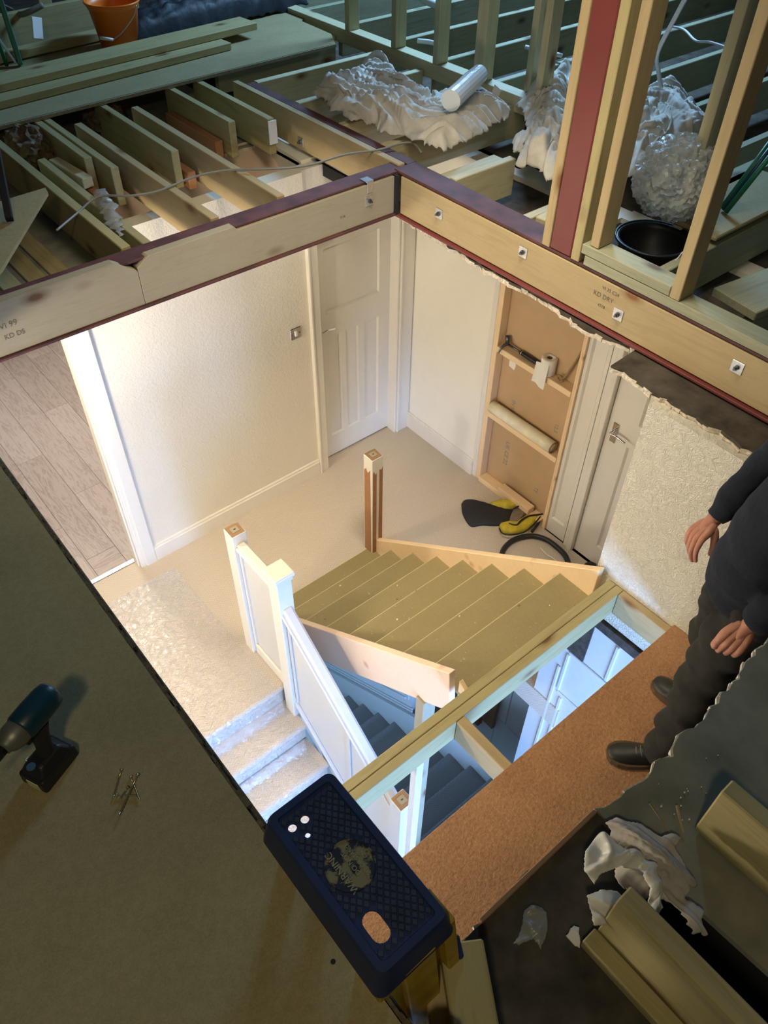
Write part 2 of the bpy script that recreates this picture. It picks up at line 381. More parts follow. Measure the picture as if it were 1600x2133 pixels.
# laminate room through the left doorway
lam = empty('floor', (0, 0, 0), kind='structure', label='grey oak laminate floor of the room beyond the doorway')
slabs('underlay', [(-1.3, 2.7, 3.955, 7.3, -0.2, -0.0125)], M['dark_gap'], lam)
proto = None; pw = 0.2225; L = 1.29
for c in range(-8, 8):
    x0 = 0.741 + c * pw
    off = {0: 4.185, 1: 4.87, -1: 4.6, 2: 4.70, 3: 4.25, 4: 5.2}.get(c, 3.9 + (c * 0.47) % 1.29)
    y = off - 2 * L
    while y < 7.2:
        a, b = max(y, 3.97), min(y + L, 7.2)
        if b - a > 0.02:
            if proto is not None and a == y and b == y + L:
                o = proto.copy(); COL.objects.link(o); place(o, (x0 + pw / 2, (a + b) / 2, -0.006), lam)
            else:
                o = box('plank', x0 + 0.0008, x0 + pw - 0.0008, a + 0.0008, b - 0.0008, -0.012, 0, M['laminate'], lam, 0.0015)
                if a == y and b == y + L: proto = o
        y += L
strip = box('trim_1', 0.1, 1.06, 3.945, 3.985, -0.002, 0.008, M['chrome'], None, 0.003); name_tag(strip, 'brushed metal threshold strip under the left doorway', kind='structure')

# walls of the landing
def wall(name, boxes, mat, label, parts=()):
    return slabs(name, boxes, mat, label=label)
wall('wall_left', [(1.03, 2.615, 3.88, 3.98, -0.2, 2.40), (2.615, 3.52, 3.90, 3.98, 1.99, 2.40), (-1.3, 1.03, 3.88, 3.98, 1.95, 2.40), (-1.3, 0.05, 3.88, 3.98, -0.2, 1.95), (3.40, 3.70, 3.88, 3.98, -0.2, 2.40)],
     M['wall_paint'], 'cream stippled wall with the light switch')
bm = bmesh.new()          # sloping soffit seen between the joists
vs = [bm.verts.new(p) for p in ((-1.3, 3.90, 2.05), (3.55, 3.90, 2.05), (3.55, 4.40, 2.43), (-1.3, 4.40, 2.43), (-1.3, 3.96, 1.99), (3.55, 3.96, 1.99), (3.55, 4.46, 2.40), (-1.3, 4.46, 2.40))]
for f in ((0, 1, 2, 3), (7, 6, 5, 4), (0, 4, 5, 1), (2, 6, 7, 3), (0, 3, 7, 4), (1, 5, 6, 2)): bm.faces.new([vs[i] for i in f])
name_tag(mesh_obj('wall_upper', bm, M['peach']), 'peach plaster slope at the wall head between the joists', kind='structure')
wall('wall_right', [(3.545, 3.70, 3.085, 3.90, -0.2, 2.40), (3.545, 3.70, 1.05, 2.31, -0.2, 0.0), (3.545, 3.70, 2.31, 3.085, 2.30, 2.42), (3.60, 3.72, 1.05, 2.32, 0, 2.42)], M['wall_smooth'], 'smooth cream wall right of the corner')
wall('wall_stair', [(2.46, 2.58, -1.2, 1.25, 1.04, 2.366), (2.58, 3.6, 1.15, 1.25, -0.2, 2.366)], M['wall_vermicelli'], 'cream wall with squiggle relief paper behind the man')
wall('wall_back', [(-1.4, 2.8, 7.2, 7.3, -0.2, 2.5), (2.68, 2.8, 3.98, 7.2, -0.2, 2.42), (-1.4, -1.3, 3.9, 7.2, -0.2, 2.42)], M['wall_smooth'], 'plain wall at the end of the laminate room')
wall('wall_side', [(-1.4, -1.3, -1.6, 3.9, -3.0, 2.42)], M['wall_smooth'], 'plain wall under the loft deck')
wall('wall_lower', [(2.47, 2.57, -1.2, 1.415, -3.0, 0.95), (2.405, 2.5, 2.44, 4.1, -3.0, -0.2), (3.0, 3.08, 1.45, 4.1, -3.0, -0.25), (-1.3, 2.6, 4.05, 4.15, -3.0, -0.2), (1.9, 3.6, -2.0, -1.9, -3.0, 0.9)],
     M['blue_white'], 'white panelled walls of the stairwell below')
slabs('ceiling', [(-1.3, 1.33, 3.24, 4.5, 2.402, 2.42), (-1.3, 2.66, 4.5, 7.3, 2.405, 2.425)], M['ceiling_grey'], label='remaining plaster ceiling under the deck boards')
name_tag(slabs('floor', [(-1.4, 3.7, -2.0, 4.2, -3.05, -3.0)], M['carpet_dark']), 'hall floor at the foot of the stairs')
name_tag(slabs('trim_2', [(2.46, 2.475, 1.16, 1.42, 0.60, 0.98), (2.44, 2.47, -0.9, 1.415, 0.965, 1.03)], M['skirting_dark']), 'dark broken lath edge above the blue panels')
# raised mouldings of the lower panelled walls
def moulding(name, x, segs, label, mat='blue_white'):
    e = empty(name, (x, 1, 0), kind='structure', label=label)
    for y0, z0, y1, z1 in segs: bar('moulding', (x, y0, z0), (x, y1, z1), 0.014, 0.022, M[mat], e, 0.004)
    return e
moulding('trim_3', 2.466, [(1.255, 0.58, 0.95, 0.58), (1.0, 0.92, 1.0, 0.60), (1.255, 0.56, 1.255, 0.185), (1.255, 0.167, 0.8, 0.167), (1.29, 0.40, 1.29, -1.6), (1.22, 0.13, 1.22, -0.42), (1.22, -0.44, 0.9, -0.44), (1.22, -0.48, 1.22, -1.4)], 'white panel mouldings on the blue-lit stairwell wall')
moulding('trim_4', 2.996, [(2.08, -1.75, 1.6, -1.75), (2.06, -1.2, 2.06, -1.73), (1.90, -1.2, 1.90, -1.73), (2.0, -1.78, 2.0, -2.4), (1.72, -1.3, 1.72, -1.72), (2.3, -1.75, 2.12, -1.75)], 'white panel mouldings on the far hall wall')
stz = lambda y: -1.40 - 0.634 * (y - 1.72)
seg = [(2.42, stz(2.42) + 0.30, 4.0, stz(4.0) + 0.30), (2.42, stz(2.42) + 0.26, 4.0, stz(4.0) + 0.26)]
for y in (2.48, 2.98, 3.03, 3.5): seg.append((y, stz(y) + 0.42, y, -0.3))
for y in (2.51, 3.06): seg.append((y, stz(y) + 0.42, y + 0.42, stz(y + 0.42) + 0.42))
moulding('trim_5', 2.400, seg, 'raking white panel mouldings beside the lower stairs')
e = empty('trim_6', (2.8, 2.1, -1.6), kind='structure', label='bare brick and timber gap in the lower wall')
box('board', 2.95, 2.99, 1.98, 2.10, -1.9, -1.2, M['oldwood'], e, 0.004); box('brick', 2.93, 2.99, 2.12, 2.26, -2.02, -1.94, M['knob_red'], e, 0.004)

# skirtings, casings
def skirt(name, x0, x1, y0, y1, label, top=0.105):
    o = slabs(name, [(x0, x1, y0, y1, -0.01, top), ], M['gloss_white'], bev=0.006, label=label); return o
slabs('baseboard_left', [(1.135, 2.60, 3.860, 3.885, -0.01, 0.125), (1.135, 2.60, 3.868, 3.885, 0.12, 0.145)], M['gloss_white'], bev=0.005, label='white skirting along the stippled wall')
slabs('baseboard_right', [(3.522, 3.55, 3.085, 3.885, -0.01, 0.135), (3.53, 3.55, 3.085, 3.885, 0.13, 0.15)], M['gloss_white'], bev=0.005, label='white skirting right of the corner')
slabs('trim_7', [(1.055, 1.138, 3.857, 3.885, -0.01, 2.06), (1.03, 1.062, 3.866, 3.885, -0.01, 1.99), (1.018, 1.034, 3.87, 4.0, -0.01, 1.97), (1.005, 1.02, 3.895, 3.97, -0.01, 1.95), (-0.4, 1.138, 3.857, 3.885, 1.975, 2.06), (-0.4, 1.034, 3.875, 4.0, 1.945, 1.975)],
      M['gloss_white'], bev=0.005, label='moulded white casing of the left doorway')
slabs('trim_8', [(2.60, 2.618, 3.850, 3.99, -0.01, 2.07), (2.618, 2.685, 3.862, 3.99, -0.01, 2.07), (3.385, 3.405, 3.875, 3.99, -0.01, 1.99), (3.405, 3.425, 3.860, 3.90, -0.01, 2.07), (3.425, 3.535, 3.868, 3.90, -0.01, 2.07), (2.618, 3.535, 3.862, 3.90, 1.99, 2.07), (2.685, 3.385, 3.90, 3.99, 1.965, 1.99)],
      M['gloss_white'], bev=0.004, label='moulded white casing of the corner door')
slabs('trim_9', [(3.538, 3.56, 3.045, 3.09, -0.01, 2.38)], M['gloss_white'], bev=0.003, label='white edge beside the open stud frame')
slabs('trim_10', [(3.52, 3.60, 2.035, 2.075, -0.01, 2.38), (3.535, 3.60, 2.075, 2.115, 0.0, 2.38)], M['gloss_white'], bev=0.004, label='white post between the cupboard and the handled door')

def door(name, axis, face, lo, hi, z0, z1, rects, label, th=0.04):
    """panelled door leaf; rects are panel openings (a0,a1,z0,z1) along the wall"""
    e = empty(name, (face, (lo + hi) / 2, z0) if axis == 'x' else ((lo + hi) / 2, face, z0), label=label, kind='structure')
    def B(bm, a0, a1, c0, c1, d0, d1):
        if axis == 'x': bm_box(bm, (face + (d0 + d1) / 2, (a0 + a1) / 2, (c0 + c1) / 2), (abs(d1 - d0), a1 - a0, c1 - c0))
        else: bm_box(bm, ((a0 + a1) / 2, face + (d0 + d1) / 2, (c0 + c1) / 2), (a1 - a0, abs(d1 - d0), c1 - c0))
    bm = bmesh.new(); us = sorted({lo, hi} | {r[0] for r in rects} | {r[1] for r in rects}); ws = sorted({z0, z1} | {r[2] for r in rects} | {r[3] for r in rects})
    # grid of cells outside the openings -> stiles and rails
    for i in range(len(us) - 1):
        j = 0
        while j < len(ws) - 1:
            def solid(k): 
                cx, cz = (us[i] + us[i + 1]) / 2, (ws[k] + ws[k + 1]) / 2
                return not any(r[0] < cx < r[1] and r[2] < cz < r[3] for r in rects)
            if solid(j):
                k = j
                while k + 1 < len(ws) - 1 and solid(k + 1): k += 1
                B(bm, us[i], us[i + 1], ws[j], ws[k + 1], 0, th); j = k + 1
            else: j += 1
    fr = mesh_obj('stile_frame', bm, M['gloss_white']); fr.parent = e; fr.location = -wloc(e)
    for r in rects:
        bm = bmesh.new(); B(bm, r[0], r[1], r[2], r[3], 0.016, th - 0.01)
        p = mesh_obj('panel', bm, M['gloss_white']); p.parent = e; p.location = -wloc(e)
        bm = bmesh.new(); m = 0.012                      # bevelled frame moulding round the panel
        for q, (a, b) in enumerate((((r[0], r[2]), (r[1], r[2])), ((r[1], r[2]), (r[1], r[3])), ((r[1], r[3]), (r[0], r[3])), ((r[0], r[3]), (r[0], r[2])))):
            cx, cz = (r[0] + r[1]) / 2, (r[2] + r[3]) / 2
            ia = (a[0] + m * (1 if a[0] < cx else -1), a[1] + m * (1 if a[1] < cz else -1)); ib = (b[0] + m * (1 if b[0] < cx else -1), b[1] + m * (1 if b[1] < cz else -1))
            mk = (lambda u, w, d: (face + d, u, w)) if axis == 'x' else (lambda u, w, d: (u, face + d, w))
            bm.faces.new([bm.verts.new(mk(*t)) for t in ((a[0], a[1], 0.0), (b[0], b[1], 0.0), (ib[0], ib[1], 0.015), (ia[0], ia[1], 0.015))])
        s = mesh_obj('moulding', bm, M['gloss_white'], (0, 0, 0), None); s.parent = p; s.location = (0, 0, 0)
    return e
d1 = door('door_1', 'y', 3.965, 2.69, 3.385, 0.015, 1.965, [(2.80, 3.283, 1.33, 1.82), (2.80, 2.92, 0.215, 1.13), (2.965, 3.085, 0.215, 1.13), (3.14, 3.28, 0.215, 1.13)], 'white four-panel door in the far corner')
slabs('door_gap', [(2.69, 3.385, 3.99, 4.03, -0.005, 0.015)], M['dark_gap'], d1)  # near-black strip painting the shade under the door
d2 = door('door_2', 'x', 3.555, 2.13, 2.30, -0.0, 2.38, [(2.155, 2.275, 0.14, 2.3)], 'narrow white cupboard door with one long panel')
slabs('edge_strip', [(3.535, 3.60, 2.302, 2.315, 0.0, 2.38)], M['pine'], d2)
d3 = door('door_3', 'x', 3.56, 1.28, 2.03, 0.01, 1.98, [(1.38, 1.50, 0.18, 1.11), (1.55, 1.67, 0.18, 1.11), (1.735, 1.865, 0.18, 1.11), (1.38, 1.83, 1.30, 1.85)], 'white panelled door with the chrome handle behind the torn ceiling')
def door_handle(parent, origin, along, out, plate_h=0.15, lever=0.1, lab='chrome lever handle'):
    """chrome back plate and lever; along = lever direction, out = away from the door"""
    along, out = Vector(along), Vector(out); o = Vector(origin)
    h = empty('handle', o); h.parent = parent; h.location = o - wloc(parent); name_tag(h, lab)
    Rm = Matrix((along, out, Vector((0, 0, 1)))).transposed().to_4x4()
    bm = bmesh.new(); bm_box(bm, (0, 0, 0), (0.042, 0.008, plate_h)); bevel(bm, 0.002); mesh_obj('back_plate', bm, M['chrome'], o, h, rot=Rm.to_euler())
    pts = [(0, 0, 0.02), (0, 0.045, 0.02), (0.012, 0.05, 0.021), (0.05, 0.05, 0.026), (lever, 0.045, 0.014), (lever + 0.015, 0.042, 0.012)]
    pts = [Rm @ Vector(p) for p in pts]
    mesh_obj('lever', tube_bm(smooth_path(pts, 5), 0.0085, 10), M['chrome'], o, h, smooth=True)
door_handle(d1, (2.722, 3.960, 1.215), (1, 0, 0), (0, -1, 0))
door_handle(d3, (3.556, 1.972, 1.16), (0, -1, 0), (-1, 0, 0))

# radiator at the far left doorway
r = empty('radiator', P(110, 738, y=7.05), 'white ribbed radiator at the end of the laminate room', 'radiator')
bl = wloc(r); 
for k in range(24): box('fin', bl.x - 0.9 + k * 0.045, bl.x - 0.9 + k * 0.045 + 0.03, 7.0, 7.09, 0.12, 0.62, M['white_plastic'], r, 0.006)
box('rail', bl.x - 0.92, bl.x + 0.2, 6.99, 7.10, 0.62, 0.66, M['white_plastic'], r, 0.006)
box('leg', bl.x + 0.12, bl.x + 0.15, 7.0, 7.05, 0.0, 0.13, M['white_plastic'], r)

# light switch
c = Vector((2.477, 3.878, 1.355)); sw = empty('light_switch', c, 'square chrome light switch beside the corner door', 'light switch')
box('plate', 2.434, 2.520, 3.870, 3.880, 1.312, 1.398, M['chrome'], sw, 0.003); box('rocker', 2.467, 2.487, 3.862, 3.872, 1.335, 1.375, M['white_plastic'], sw, 0.003)
for x in (2.447, 2.507):
    bm = lathe_bm([(0, 0.002), (0.004, 0.001), (0.004, 0)], 12); mesh_obj('screw', bm, M['steel'], (x, 3.869, 1.355), sw, rot=(math.pi / 2, 0, 0))

# ------------------------------------------------------------------ stud frame niche in the right wall
nf = empty('doorway_infill', (3.6, 2.7, 0), 'pale pine stud frame with two noggins filling the old doorway', 'stud frame')
box('plasterboard', 3.612, 3.625, 2.31, 3.06, 0, 2.40, M['plasterboard'], nf, 0)
box('stud', 3.540, 3.612, 3.000, 3.045, 0, 2.40, M['pine'], nf)
box('stud', 3.540, 3.612, 2.318, 2.334, 0, 2.40, M['pine'], nf)
box('sole_plate', 3.525, 3.612, 2.36, 3.000, 0, 0.045, M['pine'], nf)
box('noggin', 3.535, 3.612, 2.334, 3.000, 1.222, 1.267, M['pine'], nf, 0.003, (0.0, 0, 0))
box('noggin', 3.535, 3.612, 2.334, 3.000, 0.652, 0.697, M['pine'], nf)
name_tag(box('timber_offcut', 3.515, 3.585, 2.46, 2.78, 0.046, 0.098, M['pine'], None), 'short pine block lying on the sole plate of the stud frame', 'timber offcut')
def text_mark(s, loc, size, X, Yv, mat, parent, name='print', ext=0.0004, align='CENTER'):
    cu = bpy.data.curves.new(name, 'FONT'); cu.body = s; cu.size = size; cu.align_x = align; cu.align_y = 'CENTER'; cu.extrude = ext
    tmp = bpy.data.objects.new('t', cu); COL.objects.link(tmp); dg = bpy.context.evaluated_depsgraph_get()
    me = bpy.data.meshes.new_from_object(tmp.evaluated_get(dg)); bpy.data.objects.remove(tmp); me.materials.clear(); me.materials.append(mat)
    o = bpy.data.objects.new(name, me); COL.objects.link(o); place(o, loc, parent)
    X, Yv = Vector(X).normalized(), Vector(Yv).normalized(); Z = X.cross(Yv)
    o.rotation_euler = Matrix((X, Yv, Z)).transposed().to_euler(); return o
for s, y, z, sz in (('UK CE 22', 2.83, 0.36, 0.055), ('EN 520', 2.84, 0.80, 0.04), ('12.5', 2.44, 0.86, 0.045), ('TE', 2.50, 0.22, 0.05)):
    text_mark(s, (3.6115, y, z), sz, (0, 0, -1), (0, -1, 0), M['ink_teal'], nf)
bm = bmesh.new(); pl = [(0.02, 0.05), (-0.02, 0.045), (-0.03, 0.0), (-0.02, -0.04), (0.03, -0.03), (0.032, 0.01)]
prism('filler_patch', [(2.90 + a, 1.14 + b) for a, b in pl], 'x', 3.6095, 3.6125, M['tissue'], nf)

# ------------------------------------------------------------------ old stairs going down
st = empty('staircase', (1.0, 2.4, -0.2), 'beige herringbone carpeted stairs going down from the landing', 'staircase')
def tread(yn, z, x0, x1, sgn, going, rise, mat, parent, back=0.02):
    # nose profile in (y,z); sgn=-1: nose faces -Y
    pts = [(going + back, 0), (0.03, 0), (0.014, -0.004), (0.004, -0.012), (0.0, -0.024), (0.005, -0.036), (0.016, -0.044), (0.024, -0.07), (0.028, -rise - 0.02), (going + back, -rise - 0.02)]
    pts = [(yn - sgn * p[0], z + p[1]) for p in pts]
    return prism('step', pts, 'x', x0, x1, mat, parent)
n0 = tread(2.42, 0.0005, -1.2, 1.30, -1, 0.03, 0.18, M['carpet'], st, 0.0)
for k in range(1, 6): tread(2.42 - 0.223 * k, -0.18 * k, -0.2, 1.25, -1, 0.223, 0.18, M['carpet'], st)
slabs('half_landing', [(-0.2, 2.46, -1.0, 1.31, -1.2, -1.08)], M['carpet_dark'], st)
st2 = empty('staircase', (2.0, 2.6, -2.5), 'dark carpeted lower flight seen under the new stairs', 'staircase')
tread(1.50, -1.24, 1.33, 2.40, 1, 0.22, 0.16, M['carpet_dark'], st2)
for k in range(0, 11): tread(1.72 + 0.224 * k, -1.40 - 0.142 * k, 1.33, 2.37, 1, 0.224, 0.142, M['carpet_dark'], st2)
prism('stringer', [(1.4, stz(1.4) + 0.10), (1.4, stz(1.4) + 0.24), (4.0, stz(4.0) + 0.24), (4.0, stz(4.0) - 0.2), (1.4, stz(1.4) - 0.2)], 'x', 2.37, 2.402, M['blue_white'], st2)
# balustrade wall down the flight
bal = empty('balustrade', (1.27, 2.1, 0), 'white panelled stair balustrade with a moulded rail, between the newels', 'balustrade')
rz = lambda y: 0.90 - 0.835 * (2.30 - y)
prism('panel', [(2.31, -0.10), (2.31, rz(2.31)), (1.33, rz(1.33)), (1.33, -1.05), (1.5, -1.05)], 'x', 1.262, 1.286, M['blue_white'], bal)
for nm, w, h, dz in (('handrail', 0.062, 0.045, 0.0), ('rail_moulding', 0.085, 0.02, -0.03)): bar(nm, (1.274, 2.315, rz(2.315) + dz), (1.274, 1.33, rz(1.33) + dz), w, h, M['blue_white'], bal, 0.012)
bar('string_cap', (1.252, 2.31, -0.03), (1.252, 1.34, -0.03 - 0.80 * 0.97), 0.025, 0.03, M['blue_white'], bal, 0.006)
bar('bead', (1.256, 1.76, -0.44), (1.256, 1.76, rz(1.76) - 0.04), 0.012, 0.03, M['blue_white'], bal, 0.004)
bar('bead', (1.256, 2.28, 0.0), (1.256, 2.28, rz(2.28) - 0.04), 0.012, 0.022, M['blue_white'], bal, 0.004)
bar('stringer_board', (1.31, 2.6, -0.35), (1.31, 1.30, -1.35), 0.03, 0.28, M['blue_white'], bal, 0.004)
lw = empty('balustrade', (1.28, 2.57, 0), 'short level white panelled half wall on the landing', 'balustrade')
box('panel', 1.272, 1.294, 2.38, 2.75, 0, 1.01, M['blue_white'], lw, 0.001)
box('rail', 1.245, 1.32, 2.38, 2.755, 1.005, 1.03, M['gloss_white'], lw, 0.008); box('rail_moulding', 1.258, 1.308, 2.38, 2.755, 1.03, 1.045, M['gloss_white'], lw, 0.006)
box('bottom_rail', 1.258, 1.275, 2.38, 2.75, 0.0, 0.10, M['gloss_white'], lw, 0.005); box('bead', 1.258, 1.275, 2.735, 2.75, 0.1, 1.0, M['gloss_white'], lw, 0.004)
def newel(x, y, z0, z1, label, rough=True, w=0.092):
    e = empty('newel_post', (x, y, z0), label, 'newel post')
    box('post', x - w / 2, x + w / 2, y - w / 2, y + w / 2, z0, z1, M['gloss_white'] if z0 > -0.5 else M['blue_white'], e, 0.003)
    if rough:
        a = w * 0.47
        prism('bare_top', [(x + p[0] * a, y + p[1] * a) for p in ((-1, -0.95), (0.9, -1), (1, 0.9), (0.1, 1), (-0.96, 0.97))], 'z', z1 - 0.001, z1 + 0.003, M['oldwood'], e)
        box('mortice', x - 0.022, x + 0.022, y - 0.022, y + 0.022, z1 + 0.003, z1 + 0.006, M['whitewood'], e, 0.0)
        box('screw_hole', x - 0.006, x + 0.006, y - 0.003, y + 0.003, z1 + 0.006, z1 + 0.0075, M['black'], e, 0.0)
    return e
nA = newel(1.285, 2.80, -0.05, 1.115, 'cut-off white newel post at the back of the short half wall')
nB = newel(1.275, 2.345, -0.35, 1.16, 'capped white newel post at the head of the old stairs', False)
bm = bmesh.new(); bm_box(bm, (0, 0, 0.012), (0.125, 0.125, 0.024)); bm_box(bm, (0, 0, -0.016), (0.108, 0.108, 0.034)); bevel(bm, 0.005)
mesh_obj('cap', bm, M['gloss_white'], (1.275, 2.345, 1.165), nB)
prism('cap_pyramid', [(1.275 - 0.06, 2.345 - 0.06), (1.275 + 0.06, 2.345 - 0.06), (1.275 + 0.06, 2.345 + 0.06), (1.275 - 0.06, 2.345 + 0.06)], 'z', 1.188, 1.198, M['gloss_white'], nB, 0.004)
nC = newel(1.25, 1.29, -1.08, 0.31, 'cut-off white newel post lit blue, beside the blue step')
nD = newel(2.415, 2.965, -0.02, 0.925, 'white newel post with bare brown timber faces at the foot of the new stairs')
prism('bare_face', [(2.372, 0.02), (2.405, 0.02), (2.405, 0.80), (2.395, 0.79), (2.380, 0.83), (2.374, 0.80)], 'y', 2.9165, 2.920, M['raw_orange'], nD)
prism('bare_face', [(2.425, 0.02), (2.458, 0.02), (2.458, 0.83), (2.447, 0.81), (2.430, 0.82)], 'y', 2.9165, 2.920, M['raw_orange'], nD)
prism('bare_face', [(2.93, 0.02), (3.00, 0.02), (3.00, 0.80), (2.985, 0.82), (2.965, 0.79), (2.94, 0.83)], 'x', 2.3665, 2.370, M['raw_orange'], nD)
name_tag(box('post', 1.455, 1.54, 1.39, 1.45, -1.08, 0.925, M['whitewood'], None), 'bare timber post propping the left stringer of the new stairs', 'post')
pw_ = empty('stud', (1.14, 1.1, -1.08), 'pale blue-lit timber upright beneath the platform joist', 'stud'); box('upright', 1.125, 1.165, 1.08, 1.12, -1.08, 1.178, M['blue_white'], pw_)
name_tag(box('timber_offcut', 1.42, 1.62, 0.86, 0.96, -0.80, -0.70, M['blue_white'], None, 0.003, (0, 0, 0.4)), 'pale block lying at the foot of the blue-lit upright', 'timber offcut')

# ------------------------------------------------------------------ new stairs up to the platform
ns = empty('new_staircase', (1.96, 2.1, 0), 'new unpainted stairs with olive treads and pine stringers', 'staircase')
for k in range(0, 8):
    z = 0.02 + 0.1675 * k if k else 0.025; yn = 2.98 - 0.224 * k
    y0 = yn - 0.27 if k < 7 else 1.155
    box('tread', 1.505, 2.402, y0, yn - 0.004, z - 0.022, z, M['chip_tread'], ns, 0.001)
    box('nosing', 1.506, 2.401, yn - 0.004, yn, z - 0.021, z - 0.001, M['tread_edge'], ns, 0.001)
    if k: box('riser', 1.51, 2.40, yn - 0.035, yn - 0.023, z - 0.165, z - 0.022, M['chip_tread'], ns, 0)
sz_ = lambda y, d: 0.01 + 0.75 * (2.98 - y) + d
prism('stringer', [(2.92, -0.0), (2.92, sz_(2.92, 0.09)), (1.20, sz_(1.20, 0.06)), (1.20, sz_(1.20, -0.13)), (1.30, sz_(1.30, -0.26)), (2.62, 0.0)], 'x', 2.402, 2.440, M['pine'], ns, 0.003)
prism('stringer', [(2.92, -0.0), (2.92, sz_(2.92, 0.03)), (1.265, sz_(1.265, 0.045)), (1.235, sz_(1.26, -0.24)), (1.30, sz_(1.30, -0.27)), (2.62, -0.02)], 'x', 1.468, 1.506, M['pine_pink'], ns, 0.003)
prism('stringer_end', [(1.235, sz_(1.265, -0.02)), (1.195, sz_(1.20, -0.10)), (1.18, sz_(1.2, -0.28)), (1.235, sz_(1.2, -0.30))], 'x', 1.507, 1.53, M['pine'], ns, 0.002)

# platform joists and chipboard
ZT = 1.33
tr = empty('trimmer_joist', (1.6, 1.11, ZT - 0.15), 'doubled treated trimmer joist at the head of the new stairs', 'joist')
for y0, y1 in ((1.078, 1.121), (1.123, 1.166)): box('timber', 0.62, 2.458, y0, y1, ZT - 0.15, ZT, M['treated'], tr)
name_tag(box('noggin_joist', 1.335, 1.382, 0.25, 1.076, ZT - 0.15, ZT, M['treated_warm'], None), 'short joist from the doubled trimmer under the brown platform', 'joist')
name_tag(box('ledger_joist', 2.413, 2.458, 0.10, 1.076, ZT - 0.15, ZT, M['treated_warm'], None), 'ledger joist fixed along the squiggle-papered wall', 'joist')
name_tag(box('hidden_joist', 0.80, 2.41, 0.20, 0.245, ZT - 0.15, ZT, M['treated'], None), 'joist under the near edge of the brown platform', 'joist')
pf = box('chipboard_platform', 0.42, 2.458, 0.14, 0.79, 1.331, 1.353, M['chip_brown'], None, 0.002); name_tag(pf, 'brown chipboard platform the man stands on', 'platform')

# ------------------------------------------------------------------ steel and timber beams round the loft opening
sb = empty('steel_beam', (0.6, 3.16, 2.41), 'dark red steel beam with knotty timber packing, back of the loft opening', 'steel beam')
box('bottom_flange', -1.6, 2.76, 3.098, 3.225, 2.408, 2.420, M['red_dull'], sb, 0.002); box('top_flange', -1.6, 2.76, 3.125, 3.235, 2.620, 2.632, M['red_dull'], sb, 0.002)
box('web', -1.6, 2.70, 3.170, 3.180, 2.42, 2.62, M['red_dull'], sb, 0)
def knotty(pts, y0, y1): return prism('packing_timber', pts, 'y', y0, y1, M['whitewood'], sb, 0.002)
knotty([(-1.6, 2.421), (1.20, 2.421), (1.20, 2.585), (1.185, 2.60), (1.10, 2.655), (-1.6, 2.655)], 3.112, 3.158)
knotty([(1.202, 2.421), (2.675, 2.421), (2.675, 2.617), (1.72, 2.617), (1.70, 2.638), (1.26, 2.638), (1.202, 2.60)], 3.112, 3.158)
def washer(parent, c, axis, strap=False):
    c = Vector(c); n = {'y': Vector((0, -1, 0)), 'x': Vector((-1, 0, 0))}[axis]; t = {'y': Vector((1, 0, 0)), 'x': Vector((0, -1, 0))}[axis]
    q = Matrix((t, Vector((0, 0, 1)), n if True else n)).transposed(); q = Matrix((t, n.cross(t), n)).transposed()
    bm = bmesh.new(); bm_box(bm, (0, 0, 0), (0.052, 0.052, 0.004)); bevel(bm, 0.001)
    w = mesh_obj('washer_plate', bm, M['zinc'], c, parent, rot=q.to_euler())
    bm = lathe_bm([(0, 0.024), (0.006, 0.024), (0.006, 0.012), (0.011, 0.012), (0.011, 0.002), (0.0, 0.002)], 6)
    mesh_obj('bolt', bm, M['steel'], (0, 0, 0), None).parent = w
washer(sb, (2.505, 3.110, 2.535), 'y')
br = box('bracket', 2.49, 2.53, 3.108, 3.111, 2.575, 2.634, M['zinc'], sb, 0.001); box('bracket_lip', 2.485, 2.535, 3.110, 3.165, 2.632, 2.636, M['zinc'], sb, 0.001)
rb = empty('steel_beam', (2.78, 1.2, 2.41), 'dark red steel beam with bolted yellow timber packing, right of the loft opening', 'steel beam')
box('bottom_flange', 2.682, 2.85, -1.5, 3.225, 2.400, 2.414, M['red'], rb, 0.002); box('top_flange', 2.705, 2.85, -1.5, 3.15, 2.622, 2.636, M['red_dull'], rb, 0.002); box('top_flange', 2.797, 2.86, 3.151, 4.72, 2.622, 2.636, M['red_dull'], rb, 0.002)
box('web', 2.762, 2.772, -1.5, 3.1, 2.414, 2.622, M['red'], rb, 0)
box('end_plate', 2.676, 2.697, 3.095, 3.165, 2.414, 2.622, M['dark_gap'], rb, 0.001)  # steel coloured near-black for the dark corner gap
box('packing_timber', 2.700, 2.745, -1.5, 3.09, 2.418, 2.618, M['treated_warm'], rb, 0.003)
box('gap_shade_strip', 2.78, 2.80, -1.5, 4.0, 2.33, 2.40, M['dark_gap'], rb, 0)  # added near-black strip painting the dark gap below the flange
for y, z in ((2.787, 2.529), (2.209, 2.557), (1.637, 2.503), (1.064, 2.546)): washer(rb, (2.698, y, z), 'x')
for s, y, z, sz in (('VI 35 C24', 1.70, 2.585, 0.022), ('KD DRY', 1.73, 2.545, 0.03), ('4718', 1.73, 2.50, 0.02)): text_mark(s, (2.6988, y, z), sz, (0, -1, 0), (0, 0, 1), M['ink'], rb)
for s, x, z, sz in (('KD DS', 0.62, 2.50, 0.03), ('VI 99', 0.61, 2.55, 0.035), ('VI 36', 2.33, 2.50, 0.016)): text_mark(s, (x, 3.1108, z), sz, (1, 0, 0), (0, 0, 1), M['ink'], sb)
col = empty('steel_column', (2.76, 2.0, 2.64), 'red oxide steel column standing on the beam', 'steel column')
box('shaft', 2.703, 2.80, 1.945, 2.066, 2.637, 5.3, M['red'], col, 0.006)
def stud(x0, x1, y0, y1, z0, z1, label, mat='treated', group=None, name='wall_stud'):
    return name_tag(box(name, x0, x1, y0, y1, z0, z1, M[mat], None), label, 'stud', group)
